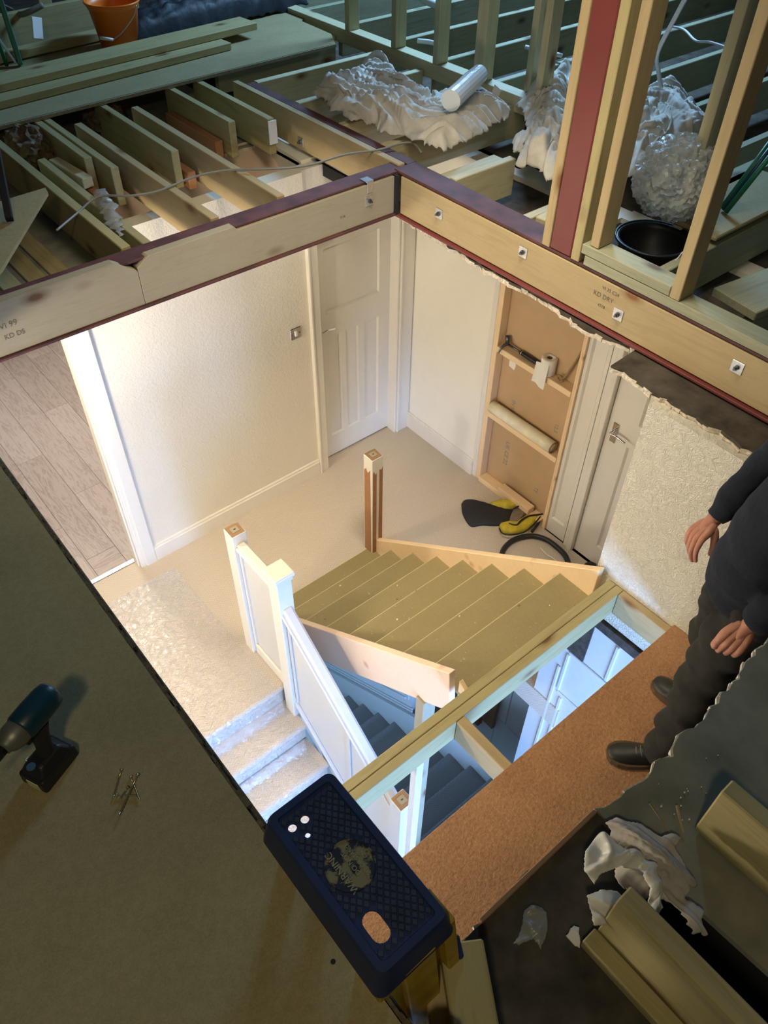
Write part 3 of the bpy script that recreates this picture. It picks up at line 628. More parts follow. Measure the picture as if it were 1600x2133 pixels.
stud(2.700, 2.80, 2.068, 2.112, 2.637, 5.3, 'yellow stud against the left side of the red column', 'treated_warm')
stud(2.700, 2.80, 1.896, 1.941, 2.637, 5.3, 'yellow stud against the right side of the red column', 'treated')
stud(2.708, 2.806, 1.815, 1.860, 2.729, 5.3, 'stud with a dark side face standing at the left end of the sole plate', 'treated_warm')
stud(2.700, 2.80, 1.385, 1.432, 2.683, 5.3, 'near yellow stud with a knot low down at the right', 'treated_warm')
stud(3.30, 3.39, 1.79, 1.84, 2.64, 5.3, 'pale stud behind the plastic sheeting with a blue-lit side', 'treated_pale')
name_tag(box('sole_plate', 2.700, 2.80, 1.434, 1.893, 2.684, 2.727, M['platewood'], None), 'short upper sole plate between the column and the near stud', 'sole plate')
name_tag(box('sole_plate', 2.700, 2.80, -1.5, 1.870, 2.638, 2.682, M['platewood'], None), 'long lower sole plate running to the right edge on the red beam', 'sole plate')
# dark partition behind
sp = name_tag(box('sole_plate', 3.87, 3.97, 2.6, 6.6, 2.60, 2.695, M['treated_pale'], None), 'long grey-green sole plate of the far stud wall', 'sole plate')
for i, y in enumerate((5.06, 4.55, 4.13, 3.72, 3.24)):
    ord_ = ['leftmost stud of the far stud wall', 'second stud from the left in the far stud wall', 'middle stud of the far stud wall, left of the white roll', 'wide pale stud right of the white roll in the far stud wall', 'pale far stud just left of the red column'][i]
    stud(3.87, 3.965, y - 0.03, y + 0.02 + (0.035 if i == 3 else 0), 2.696, 5.3, ord_, 'treated_pale', None)
stud(3.99, 4.07, 3.40, 3.45, 2.3, 5.3, 'dull stud in the dark behind the far stud wall', 'treated_pale')

# ------------------------------------------------------------------ joists
def joist(x0, x1, y0, y1, z0, z1, label, mat='treated', group=None):
    return name_tag(box('joist', x0, x1, y0, y1, z0, z1, M[mat], None, 0.004), label, 'joist', group)
jb = empty('joist', (2.765, 3.9, 2.43), 'bolted yellow joist lying against the red beam at the corner', 'joist')
box('timber', 2.745, 2.792, 3.165, 4.80, 2.440, 2.640, M['treated_warm'], jb, 0.004)
washer(jb, (2.742, 4.06, 2.49), 'x')
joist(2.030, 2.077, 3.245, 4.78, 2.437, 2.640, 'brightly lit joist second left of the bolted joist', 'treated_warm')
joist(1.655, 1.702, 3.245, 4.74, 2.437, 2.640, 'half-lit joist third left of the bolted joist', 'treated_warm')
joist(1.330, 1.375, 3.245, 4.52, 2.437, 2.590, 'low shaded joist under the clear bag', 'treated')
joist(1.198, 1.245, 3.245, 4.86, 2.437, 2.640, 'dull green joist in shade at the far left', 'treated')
for x, lab in ((0.86, 'shaded old board right of the blue-grey panel'), (0.97, 'shaded old board second from the blue-grey panel'), (0.74, 'leftmost shaded old board by the steel beam')):
    joist(x, x + 0.09, 3.245, 4.6, 2.40, 2.43, lab, 'treated')
joist(2.36, 2.405, 4.22, 4.98, 2.437, 2.640, 'short joist end with orange cut timber beside it', 'treated')
joist(2.56, 2.607, 4.12, 4.98, 2.437, 2.640, 'short joist end with a white torn paper strip', 'treated')
joist(1.895, 1.940, 4.05, 5.0, 2.437, 2.640, 'short joist stub between the two lit joists', 'treated')
joist(1.545, 1.588, 4.05, 5.0, 2.437, 2.640, 'paired joist stub left of the half-lit joist', 'treated')
joist(1.490, 1.535, 4.25, 5.0, 2.437, 2.640, 'second stub of the pair left of the half-lit joist', 'treated')
for x, y, lab in ((1.955, 4.02, 'orange old joist end between the lit joists'), (2.30, 4.30, 'orange old joist end beside the short joist'), (1.44, 4.1, 'dark old joist end behind the clear bag')):
    joist(x, x + 0.05, y, 4.9, 2.425, 2.52, lab, 'raw_orange')
name_tag(box('paper_strip', 2.556, 2.612, 4.105, 4.115, 2.50, 2.632, M['tissue'], None, 0.002), 'white torn paper folded over a joist end', 'paper')
name_tag(box('timber_offcut', 1.40, 1.46, 4.15, 4.50, 2.53, 2.585, M['treated_pale'], None, 0.004, (0, 0, 0.1)), 'small pale timber block among the left joists', 'timber offcut')
ys = [5.20, 4.70, 4.24, 3.80, 3.42, 2.86, 2.36, 1.90, 1.62, 1.16, 0.7]
labs = ['joist under the chipboard end at the far left', 'grey joist passing under the chipboard end', 'long pale joist left of the dust sheet', 'joist half covered by the big dust sheet', 'joist hidden under the dust sheet middle', 'pale joist end below the dust sheet beside the red beam', 'low pale joist left of the yellow stud', 'joist crossing behind the black bin',
        'joist with a chipboard edge behind the near stud', 'near joist at the right edge', 'lowest joist at the right edge']
for i, y in enumerate(ys):
    x1 = 3.86 if i < 4 else 3.30 if i in (5, 6) else 4.9
    x0 = 2.855 if i > 1 else 2.86
    z1 = 2.640 if i != 6 else 2.62
    if i == 7: joist(3.55, x1, y - 0.02, y + 0.03, 2.44, z1, labs[i], 'platewood')
    else: joist(x0, x1, y - 0.02, y + 0.03, 2.44, z1, labs[i], 'treated_pale' if i < 8 else 'platewood')
for i in range(9):
    y = 6.3 - 0.52 * i
    name_tag(box('joist', 3.98, 8.2, y, y + 0.05, 2.46, 2.66, M['platewood'], None, 0.004), 'dim joist beyond the far stud wall, ' + ['farthest back', 'second from the back', 'third from the back', 'fourth from the back', 'middle of nine', 'fourth from the right edge', 'third from the right edge', 'second from the right edge', 'nearest the right edge'][i], 'joist', 'dim joists beyond the far stud wall')  # darker timber colour makes these joists look dim
name_tag(box('flat_timber', 2.90, 3.32, 2.92, 3.02, 2.55, 2.60, M['treated_pale'], None, 0.004, (0, 0, 0.02)), 'flat timber offcut under the dust sheet edge', 'timber')
name_tag(box('flat_timber', 2.87, 3.15, 2.24, 2.32, 2.61, 2.645, M['treated_pale'], None, 0.004, (0, 0, 0.12)), 'broken timber lying beside the low joist', 'timber')
# chipboard scraps behind the near stud
name_tag(box('chipboard_offcut', 3.28, 4.1, 1.60, 1.93, 2.665, 2.687, M['chip_deck'], None, 0.006), 'chipboard offcut behind the near stud at the right edge', 'chipboard')
name_tag(box('timber_offcut', 3.55, 4.2, 1.885, 1.985, 2.642, 2.687, M['platewood'], None, 0.004), 'timber lying behind the chipboard offcut at the right edge', 'timber offcut')
name_tag(box('timber_offcut', 2.86, 3.25, 1.10, 1.32, 2.66, 2.70, M['platewood'], None, 0.004, (0, 0, -0.15)), 'wide timber offcut right of the near stud', 'timber offcut')

# old ceiling left in place under the joists
def torn(name, pts, z0, z1, mat, label, seed=1, jag=0.012, step=0.03, edges=None, emat='plaster_edge'):
    """flat ceiling board whose listed edges are broken raggedly; torn rim is a part"""
    rnd = random.Random(seed); out = []; rim = []
    for i in range(len(pts)):
        a, b = Vector(pts[i]), Vector(pts[(i + 1) % len(pts)]); out.append(tuple(a))
        if edges is None or i in edges:
            d = b - a; n = max(2, int(d.length / step)); nn = Vector((-d.y, d.x)).normalized(); run = [a]
            for k in range(1, n):
                off = jag * (rnd.random() * 2 - 1) + jag * 1.5 * noise.noise(Vector((k * 0.23, seed, i)))
                p = a + d * ((k + rnd.uniform(-0.3, 0.3)) / n) + nn * off; out.append(tuple(p)); run.append(p)
            run.append(b); rim.append(run)
    o = prism(name, out, 'z', z0, z1, M[mat]); name_tag(o, label, None, None, 'structure')
    for run in rim:
        bm = bmesh.new()
        for k in range(len(run) - 1):
            a, b = run[k], run[k + 1]; m = (a + b) / 2; d = b - a
            h = (z1 - z0) * rnd.uniform(0.5, 1.05)
            bm_box(bm, (m.x, m.y, z0 + h / 2 - 0.004), (d.length * 1.08, rnd.uniform(0.004, 0.012), h), Matrix.Rotation(math.atan2(d.y, d.x) + rnd.uniform(-0.2, 0.2), 3, 'Z'))
        r = mesh_obj('torn_edge', bm, M[emat]); r.parent = o; r.location = -wloc(o)
    return o
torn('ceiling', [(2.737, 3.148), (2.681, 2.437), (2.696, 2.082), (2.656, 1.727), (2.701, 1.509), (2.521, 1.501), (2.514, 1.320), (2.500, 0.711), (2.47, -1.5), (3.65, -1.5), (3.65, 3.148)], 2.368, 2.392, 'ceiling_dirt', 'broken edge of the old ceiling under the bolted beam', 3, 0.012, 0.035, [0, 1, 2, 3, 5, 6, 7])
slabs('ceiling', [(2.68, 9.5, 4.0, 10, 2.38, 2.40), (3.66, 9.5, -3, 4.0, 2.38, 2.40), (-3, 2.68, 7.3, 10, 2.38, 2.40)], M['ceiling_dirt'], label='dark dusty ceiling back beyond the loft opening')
torn('ceiling', [(2.45, 4.36), (2.2, 4.42), (1.2, 4.38), (0.3, 4.40), (0.3, 4.9), (2.78, 4.9), (2.78, 4.36)], 2.400, 2.421, 'ceiling_grey', 'torn ceiling edge behind the lit joists', 5, 0.015, 0.03, [0, 1, 2, 6])
torn('ceiling', [(2.40, 0.285), (1.743, 0.295), (1.36, 0.265), (1.194, 0.27), (1.05, 0.272), (0.955, 0.292), (0.955, 0.0), (1.0, -1.0), (2.40, -1.0)], 2.404, 2.424, 'ceiling_grey', 'grey torn plasterboard ceiling in front of the man', 8, 0.010, 0.022, [0, 1, 2, 3, 4])
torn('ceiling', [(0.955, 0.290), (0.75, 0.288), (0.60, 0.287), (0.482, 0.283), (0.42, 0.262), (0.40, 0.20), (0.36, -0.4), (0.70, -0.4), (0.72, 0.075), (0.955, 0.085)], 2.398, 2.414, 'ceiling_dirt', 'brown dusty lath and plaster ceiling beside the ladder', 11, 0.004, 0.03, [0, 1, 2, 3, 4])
name_tag(box('batten', 0.55, 0.95, 0.282, 0.294, 2.414, 2.428, M['oldwood'], None, 0.002), 'thin brown batten along the edge of the brown ceiling', 'batten')
jA = joist(0.733, 0.780, -1.4, 0.106, 2.430, 2.640, 'olive joist running to the bottom edge below the white bag', 'treated')
jB = joist(1.100, 1.147, -1.4, 0.104, 2.430, 2.640, 'olive joist right of the rag at the right edge', 'treated')
name_tag(box('batten', 0.688, 0.731, -1.0, 0.112, 2.416, 2.452, M['treated'], None, 0.003), 'flat batten fixed along the olive joist below the white bag', 'batten')
wall('light_blocker', [(0.36, 3.0, 0.095, 0.135, 1.33, 2.396), (0.30, 3.6, -2.0, 0.094, 2.15, 2.17)], M['dark_gap'], 'added black wall and sheet blocking light under the torn ceiling')  # added blockers: keep the void black and blue light off the man

# ------------------------------------------------------------------ loft deck at the camera's feet
dk = empty('loft_deck', (-0.5, 1, 2.64), 'dusty chipboard loft deck at the camera side', 'deck')
torn_pts = [(0.248, -1.6), (0.248, 3.09), (-1.8, 3.09), (-1.8, -1.6)]
prism('board', torn_pts, 'z', 2.638, 2.660, M['chip_deck'], dk)
rnd = random.Random(4); bm = bmesh.new(); y = -0.2
while y < 3.08:
    L_ = rnd.uniform(0.015, 0.045); h = rnd.uniform(0.018, 0.026)
    bm_box(bm, (0.250 + rnd.uniform(-0.004, 0.006), y + L_ / 2, 2.66 - h / 2 - rnd.uniform(0, 0.004)), (rnd.uniform(0.006, 0.016), L_ * 1.1, h)); y += L_
e2 = mesh_obj('splintered_edge', bm, M['bark_edge']); e2.parent = dk; e2.location = -wloc(dk); e2['kind'] = 'stuff'
box('rim_joist', 0.222, 0.268, -1.6, 3.09, 2.47, 2.636, M['bark_edge'], dk, 0.004)
bm = lathe_bm([(0.0, 0.0004), (0.005, 0.0004), (0.005, 0)], 14); mesh_obj('screw_hole', bm, M['black'], P(694, 2003, z=2.6603), dk)

# far deck strip, planks
cs = prism('chipboard_sheet', [(0.2, 4.88), (3.69, 4.955), (3.80, 5.15), (3.82, 5.55), (3.93, 5.62), (3.95, 6.0), (0.2, 6.0)], 'z', 2.643, 2.665, M['chip_deck']); name_tag(cs, 'grey chipboard sheet lying on the joists at the back', 'chipboard')
ce = box('raw_edge', 0.2, 3.69, 4.905, 4.913, 2.644, 2.664, M['chip_edge'], None, 0.001, (0, 0, 0.0215)); ce.parent = cs; ce.location = ce.location - cs.location
bar_ = lambda lab, a, b, w, h, mat, cat='plank', n='plank', **k: name_tag(bar(n, a, b, w, h, M[mat], None, 0.004, **k), lab, cat)
bar_('lower long plank of the pair under the top plank', (0.9, 5.18, 2.69), (3.03, 5.36, 2.69), 0.20, 0.045, 'treated')
bar_('long top plank lying over the other at the back left', (0.9, 5.30, 2.737), (3.33, 5.49, 2.737), 0.20, 0.045, 'treated')
bar_('sloping plank end beyond the chipboard sheet', (3.3, 5.52, 2.64), (3.78, 5.66, 2.60), 0.10, 0.05, 'treated_pale')
bar_('thick timber behind the orange bucket', (1.3, 6.18, 2.76), (2.9, 6.32, 2.76), 0.05, 0.20, 'treated')
bar_('long timber in front of the far left stud', (1.3, 5.90, 2.70), (2.6, 6.02, 2.70), 0.10, 0.05, 'treated')
bar_('horizontal timber behind the black wrapping', (2.9, 6.35, 2.86), (4.3, 6.50, 2.86), 0.05, 0.10, 'treated_pale')
stud(2.18, 2.27, 6.30, 6.35, 2.66, 5.0, 'far left stud behind the green ladder', 'treated')
stud(2.86, 2.95, 6.42, 6.47, 2.66, 5.0, 'far stud hidden behind the orange bucket', 'treated')
stud(3.50, 3.58, 6.58, 6.63, 2.66, 5.0, 'far stud above the black wrapping', 'treated_pale')

# ------------------------------------------------------------------ loose things in the loft
def bucket(c, r0, r1, h, mat, label, cat='bucket', seg=36, rim=0.012, rib=True):
    e = empty('bucket', c, label, cat); c = Vector(c); t = 0.004
    prof = [(0, 0), (r0, 0), (r1 - 0.006, h * 0.86), (r1 - 0.002, h * 0.865), (r1 + rim, h * 0.985), (r1 + rim, h), (r1 - t, h), (r1 - 0.012, h * 0.86), (r0 - t, 0.006), (0, 0.006)]
    mesh_obj('body', lathe_bm(prof, seg), mat, c, e, smooth=True)
    bm = tube_bm([((r1 + rim) * math.cos(a), (r1 + rim) * math.sin(a), h) for a in [i * math.pi / 18 for i in range(37)]], 0.006, 8, cap=False)
    mesh_obj('rim', bm, mat, c, e, smooth=True); return e
bc = P(252, 98, z=2.665); bk = bucket((bc.x, bc.y, 2.665), 0.122, 0.165, 0.275, M['orange'], 'orange plastic bucket with a wire handle at the back')
b0 = wloc(bk); hd = []
for i in range(13):
    a = i / 12 * math.pi; hd.append(b0 + Vector((0.158 * math.cos(a) * 0.86 + 0.03, -0.158 * math.cos(a) * 0.5 - 0.05 - 0.06 * math.sin(a), 0.285 - 0.21 * math.sin(a))))
tube('wire_handle', [P(283, 12, z=2.96) + Vector((0, 0, 0)), P(280, 30, z=2.90), P(268, 50, z=2.85), P(252, 70, z=2.80), P(236, 82, z=2.775)], 0.003, M['zinc'], bk)
tube('hand_grip', [P(236, 83, z=2.775), P(208, 79, z=2.79)], 0.010, M['white_plastic'], bk, sm=0)
# green ladder foot at the left edge
gl = empty('stepladder', P(30, 110, z=2.67), 'green painted ladder foot at the top left edge', 'ladder')
bar('rail', P(-25, -80, z=3.2), P(43, 135, z=2.675), 0.03, 0.055, M['green'], gl); bar('rail', P(-50, -40, z=3.2), P(14, 135, z=2.675), 0.022, 0.03, M['green'], gl)
bar('brace', P(-10, 70, z=2.95), P(32, 130, z=2.70), 0.01, 0.02, M['zinc'], gl)
name_tag(box('label_sheet', 1.93, 2.02, 5.86, 5.87, 2.78, 2.9, M['white_plastic'], None, 0.002, (0, 0.3, 0.5)), 'white sheet leaning beside the green ladder', 'sheet')
bm = bmesh.new(); bmesh.ops.create_icosphere(bm, subdivisions=3, radius=0.045)
for v in bm.verts: v.co *= 1 + 0.3 * noise.noise(v.co * 30)
name_tag(mesh_obj('yellow_cap', bm, M['yellow_bag'], P(47, 62, z=2.46), None, True), 'small yellow lump behind the green ladder', 'cap')
tube_ = lambda lab, cat, pts, r, mat, name='cable': name_tag(tube(name, pts, r, M[mat]), lab, cat)
tube_('thick grey hose in the dark top left corner', 'hose', [P(0, 10, z=2.8), P(20, 20, z=2.8), P(45, 30, z=2.85), P(90, 10, z=2.9)], 0.018, 'cable_grey', 'hose')
tube_('black cable looping behind the far left stud', 'cable', [P(85, -5, z=2.7), P(92, 20, z=2.7), P(110, 45, z=2.7), P(160, 50, z=2.7)], 0.006, 'black')
# black wrapped bundle
bm = bmesh.new(); bmesh.ops.create_grid(bm, x_segments=70, y_segments=24, size=0.5)
for v in bm.verts:
    u, w = v.co.x * 2, v.co.y * 2; ed = max(0, 1 - u ** 6) * max(0, 1 - w ** 4)
    n1 = noise.noise(Vector((u * 5, w * 3, 1))); v.co = Vector((u * 0.78, w * 0.15 + n1 * 0.02, 0.16 * ed ** 0.4 + 0.035 * n1 + 0.02 * noise.noise(Vector((u * 14, w * 8, 4)))))
bmesh.ops.solidify(bm, geom=bm.faces, thickness=0.01)
name_tag(mesh_obj('wrapped_bundle', bm, M['wrap_black'], (3.30, 5.90, 2.69), None, True, (0, 0, 0.10)), 'bundle wrapped in black plastic behind the planks', 'bundle')

def cloth(name, outline, z, height, mat, label, seed=0, cell=0.011, fold=0.05, freq=7.0, cat='dust sheet', warp=0.03, tilt=(0, 0), thick=0.003, kindp=None):
    """crumpled cloth: a ragged patch of the given outline raised in soft folds"""
    pts = [P(u, v, z=z) for u, v in outline]; xs = [p.x for p in pts]; ys_ = [p.y for p in pts]; c = Vector((sum(xs) / len(xs), sum(ys_) / len(ys_), z))
    n = len(pts)
    def inside(x, y):
        r = False; j = n - 1
        for i in range(n):
            if (pts[i].y > y) != (pts[j].y > y) and x < (pts[j].x - pts[i].x) * (y - pts[i].y) / (pts[j].y - pts[i].y) + pts[i].x: r = not r
            j = i
        return r
    def edge(x, y):
        m = 9
        for i in range(n):
            a, b = pts[i], pts[(i + 1) % n]; dx, dy = b.x - a.x, b.y - a.y; L2 = dx * dx + dy * dy or 1e-9
            t = max(0, min(1, ((x - a.x) * dx + (y - a.y) * dy) / L2)); m = min(m, math.hypot(x - a.x - t * dx, y - a.y - t * dy))
        return m
    nx = int((max(xs) - min(xs)) / cell) + 2; ny = int((max(ys_) - min(ys_)) / cell) + 2
    bm = bmesh.new(); g = {}
    for i in range(nx):
        for j in range(ny):
            x, y = min(xs) + i * cell, min(ys_) + j * cell
            if not inside(x, y): continue
            th = 1.2 + 2.6 * noise.noise(Vector((x * 1.9, y * 1.9, seed * 1.3))); ca, sa = math.cos(th), math.sin(th)
            q = Vector(((x * ca + y * sa) * freq * 0.34, (-x * sa + y * ca) * freq * 0.72, seed * 3.7)); w = Vector((noise.noise(q * 0.6), noise.noise(q * 0.6 + Vector((9, 2, 5))), 0))
            q2 = q + w * 1.8
            r1 = abs(noise.noise(q2 * 0.6)); ridge = (1 - min(1, r1 * 2.6)) ** 1.6 * 1.5 - 0.2; r2 = abs(noise.noise(q2 * 1.3 + Vector((3, 7, 1)))); ridge2 = (1 - min(1, r2 * 2.8)) ** 1.5 * 1.4 - 0.2
            big = noise.noise(Vector((x * 2.6, y * 2.6, seed)))
            e = min(1, edge(x, y) / 0.10) ** 0.6
            hz = height * e * (0.65 + 0.7 * big) + fold * (max(ridge, -0.3)) * (0.12 + 0.88 * e) + fold * 0.26 * e * max(ridge2, -0.3)
            d = w * warp * 1.6
            g[i, j] = bm.verts.new((x + d.x - c.x + tilt[0] * hz, y + d.y - c.y + tilt[1] * hz, hz))
    for (i, j) in list(g):
        if (i + 1, j) in g and (i, j + 1) in g and (i + 1, j + 1) in g: bm.faces.new((g[i, j], g[i + 1, j], g[i + 1, j + 1], g[i, j + 1]))
    bmesh.ops.delete(bm, geom=[v for v in bm.verts if not v.link_faces], context='VERTS')
    for _ in range(3): bmesh.ops.smooth_vert(bm, verts=bm.verts, factor=0.5, use_axis_x=True, use_axis_y=True, use_axis_z=True)
    o = mesh_obj(name, bm, mat, c, None, True)
    if thick: m = o.modifiers.new('t', 'SOLIDIFY'); m.thickness = thick
    return name_tag(o, label, cat)
cloth('dust_sheet', [(645, 205), (680, 185), (715, 185), (760, 140), (812, 145), (845, 190), (880, 205), (925, 195), (985, 200), (1058, 218), (1060, 248), (1035, 262), (1000, 292), (930, 330), (885, 315), (840, 290), (790, 290), (775, 265), (735, 258), (700, 240)], 2.66, 0.10, M['drop_cloth'], 'large crumpled dust sheet left of the red column', 1, 0.009, 0.062, 6.6)
cloth('dust_sheet', [(1078, 215), (1110, 190), (1180, 150), (1195, 160), (1180, 330), (1165, 385), (1140, 385), (1110, 362), (1075, 350), (1062, 300), (1095, 280), (1085, 240)], 2.66, 0.12, M['drop_cloth'], 'crumpled dust sheet bunched directly left of the red column', 2, 0.008, 0.072, 8)
cloth('dust_sheet', [(1300, 235), (1330, 215), (1385, 195), (1440, 225), (1455, 250), (1490, 270), (1495, 315), (1430, 330), (1385, 350), (1340, 375), (1300, 380), (1285, 330)], 2.68, 0.13, M['drop_cloth'], 'crumpled dust sheet right of the red column behind the clear plastic', 3, 0.009, 0.072, 6.6)
bpy.context.view_layer.update()
# white polythene roll
pr = empty('polythene_roll', (3.45, 3.38, 2.80), 'white roll of polythene resting on the large dust sheet', 'roll')
a, b = Vector((3.18, 3.25, 2.845)), Vector((3.56, 3.42, 2.865))
mesh_obj('roll', tube_bm([tuple(a), tuple(a.lerp(b, .33)), tuple(a.lerp(b, .66)), tuple(b)], [0.056, 0.053, 0.055, 0.05], 18), M['poly_white'], (0, 0, 0)).parent = pr; bpy.data.objects['roll'].location = -wloc(pr)
name_tag(box('tape_scrap', 3.855, 3.862, 3.52, 3.58, 2.64, 2.71, M['tissue'], None, 0.001, (0.3, 0, 0)), 'cream torn tape stuck on the far sole plate', 'tape')
# clear plastic bundle: crumpled skin
def crumple(c, r, mat, name, label, cat, seed=0, sub=5, amp=0.16, sq=(1, 1, 1), parts=True):
    bm = bmesh.new(); bmesh.ops.create_icosphere(bm, subdivisions=sub, radius=1.0)
    for v in bm.verts:
        p = v.co.copy(); q = p * 2.2 + Vector((seed, 0, 0)); w = Vector((noise.noise(q), noise.noise(q + Vector((5, 1, 2))), noise.noise(q + Vector((1, 8, 3)))))
        k = 1 + amp * (1 - 2 * abs(noise.noise(p * 3.1 + w * 1.2))) + amp * 0.55 * (1 - 2 * abs(noise.noise(p * 7 + w * 2))) + amp * 0.3 * noise.noise(p * 17)
        v.co = Vector((p.x * sq[0], p.y * sq[1], p.z * sq[2])) * r * k
    return name_tag(mesh_obj(name, bm, mat, c, None, False), label, cat)
crumple(P(1412, 372, z=2.86), 0.165, M['poly'], 'plastic_sheet', 'crumpled ball of clear plastic sheeting above the black bin', 'plastic sheet', 2, 5, 0.16, (1.0, 1.0, 0.95))
ci = crumple(P(1412, 372, z=2.86), 0.135, M['poly'], 'inner_fold', None, None, 6, 4, 0.22); ci.parent = bpy.data.objects['plastic_sheet']; ci.location = (0, 0, 0)
bbc = P(1362, 500, z=2.60); bb = bucket((bbc.x, bbc.y, 2.425), 0.135, 0.165, 0.185, M['black'], 'black plastic bin standing between the joists', 'bin')
cloth('clear_bag', [(195, 400), (222, 395), (240, 425), (260, 470), (255, 505), (225, 480), (205, 450)], 2.60, 0.03, M['dust_poly'], 'small dusty clear bag among the left joists', 5, 0.008, 0.03, 14, 'bag')
# green poles
for i, (du, lab) in enumerate(((0, 'lowest of the three dark green rods leaning at the right edge'), (9, 'middle of the three dark green rods leaning at the right edge'), (17, 'uppermost of the three dark green rods leaning at the right edge'))):
    a = P(1512 - du * .5, 442 - du * .5, z=2.70); b = P(1625 - du * .6, 300 - du, z=3.02)
    name_tag(tube('rod', [a, b], 0.012, M['green'] if i != 1 else M['teal'], sm=0), lab, 'rod')
# cables
tube_('grey cable lying across the lit joists and the back beam', 'cable', [P(118, 480, z=2.66), P(160, 445, z=2.64), P(205, 410, z=2.66), P(270, 408, z=2.66), P(330, 398, z=2.65), P(400, 370, z=2.65), P(470, 355, z=2.65), P(560, 352, z=2.66), P(640, 345, z=2.655), P(720, 322, z=2.65), P(790, 312, z=2.65), P(830, 300, z=2.66), P(860, 298, z=2.66), P(878, 318, z=2.66)], 0.0055, 'cable_grey')
tube_('pale blue-white cable rising beside the right-hand rafters', 'cable', [P(1432, -10, z=3.35), P(1405, 40, z=3.2), P(1370, 110, z=3.0), P(1372, 150, z=2.9), P(1380, 198, z=2.8)], 0.012, 'cable_white')
tube_('thin white cable in the dark at the upper right', 'cable', [P(1395, 55, z=2.9), P(1425, 62, z=2.9), P(1450, 85, z=2.9), P(1480, 88, z=2.9), P(1512, 98, z=2.9)], 0.007, 'cable_white')
tube_('white plastic pipe in the dark behind the middle far studs', 'pipe', [P(880, -2, z=2.75), P(920, 14, z=2.75)], 0.03, 'cable_white', 'pipe')
tube_('grey-blue pipe in the dark right of the wide far stud', 'pipe', [P(1095, 98, z=2.70), P(1170, 116, z=2.70)], 0.014, 'cable_white', 'pipe')
tube_('pale pipe crossing behind the far studs', 'pipe', [P(870, 85, z=2.70), P(905, 90, z=2.7), P(925, 104, z=2.7)], 0.016, 'cable_white', 'pipe')
tube_('thin white lead curling behind the black bin', 'cable', [P(1422, 525, z=2.65), P(1410, 540, z=2.64), P(1394, 552, z=2.63)], 0.003, 'cable_white')
# insulation tufts
for i, (u, v, r_, lab) in enumerate(((215, 240, 0.11, 'brown insulation tuft poking up beside the second joist'), (60, 310, 0.14, 'dark insulation wool under the chipboard at the left'), (30, 285, 0.12, 'dark insulation wool at the far left edge'))):
    crumple(P(u, v, z=2.53), r_, M['fluff'], 'insulation_tuft', lab, 'insulation', 10 + i, 4, 0.28, (0.8, 1.1, 0.7))
# dark angular bracket panel at the left edge
lp = empty('grey_panel', P(20, 420, z=2.9), 'dark triangular panel with a post at the left edge', 'panel')
q = [P(-60, 440, z=2.80), P(95, 393, z=2.80), P(100, 402, z=2.80), P(5, 560, z=2.80), P(-60, 640, z=2.80)]
o = prism('plate', [(p.x, p.y) for p in q], 'z', 2.790, 2.805, M['chip_deck'], lp)
bar('post', P(-10, 300, z=3.0), P(20, 458, z=2.82), 0.03, 0.03, M['dark_gap'], lp)

# ------------------------------------------------------------------ things on the landing
# clear protective film over the carpet and the first steps
bm = bmesh.new(); path = [(3.72, 0.004), (3.2, 0.005), (2.9, 0.004), (2.6, 0.005), (2.44, 0.006), (2.418, 0.003), (2.410, -0.02), (2.408, -0.045), (2.380, -0.07), (2.36, -0.165), (2.33, -0.176)]
for k in range(1, 6):
    y = 2.42 - 0.223 * k; z = -0.18 * k
    path += [(y + 0.10, z + 0.006), (y + 0.02, z + 0.006), (y - 0.004, z + 0.003), (y - 0.010, z - 0.02), (y - 0.012, z - 0.045), (y - 0.04, z - 0.07), (y - 0.055, z - 0.17)]
dense = []
for i in range(len(path) - 1):
    a, b = path[i], path[i + 1]; n = max(1, int(math.hypot(b[0] - a[0], b[1] - a[1]) / 0.02))
    dense += [(a[0] + (b[0] - a[0]) * t / n, a[1] + (b[1] - a[1]) * t / n) for t in range(n)]
rows = []
for y, z in dense:
    row = []
    for i in range(46):
        x = 0.20 + i * 0.0222
        q = Vector((x * 16, y * 16, z * 16)); h = 0.004 * (1 - abs(noise.noise(q)) * 2) + 0.003 * noise.noise(q * 2.7)
        row.append(bm.verts.new((x, y - h * 0.6 if z < -0.01 else y, z + max(h, -0.002) + 0.002)))
    rows.append(row)
for j in range(len(rows) - 1):
    for i in range(45): bm.faces.new((rows[j][i], rows[j][i + 1], rows[j + 1][i + 1], rows[j + 1][i]))
name_tag(mesh_obj('carpet_film', bm, M['film'], (0, 0, 0.0), None, True), 'clear crinkled protective film over the carpet and the old stairs', 'protective film')

# hammer, tissue roll, pry bar and film roll on the noggins
zt = 1.268
hm = empty('hammer', (3.60, 2.90, zt), 'black claw hammer lying on the upper noggin', 'hammer')
ha = Vector((3.575, 2.945, zt + 0.030)); hb = Vector((3.585, 2.66, zt + 0.016))
tube('shaft', [ha, ha.lerp(hb, 0.45)], 0.008, M['steel'], hm, sm=0)
tube('grip', [ha.lerp(hb, 0.42), ha.lerp(hb, 0.5), ha.lerp(hb, 0.8), hb], 0.0155, M['black'], hm, sm=2)
tube('ring', [ha.lerp(hb, 0.455), ha.lerp(hb, 0.47)], 0.0163, M['zinc'], hm, sm=0)
tube('face', [ha + Vector((0.0, 0.0, 0.005)), ha + Vector((0.008, 0.012, 0.055))], 0.015, M['steel'], hm, sm=0)
bm = tube_bm(smooth_path([ha - Vector((0, 0, 0)), ha + Vector((-0.03, 0.006, -0.006)), ha + Vector((-0.055, 0.01, -0.03)), ha + Vector((-0.062, 0.012, -0.055))], 4), [0.011 * (1 - i / 15) + 0.002 for i in range(13)], 8)
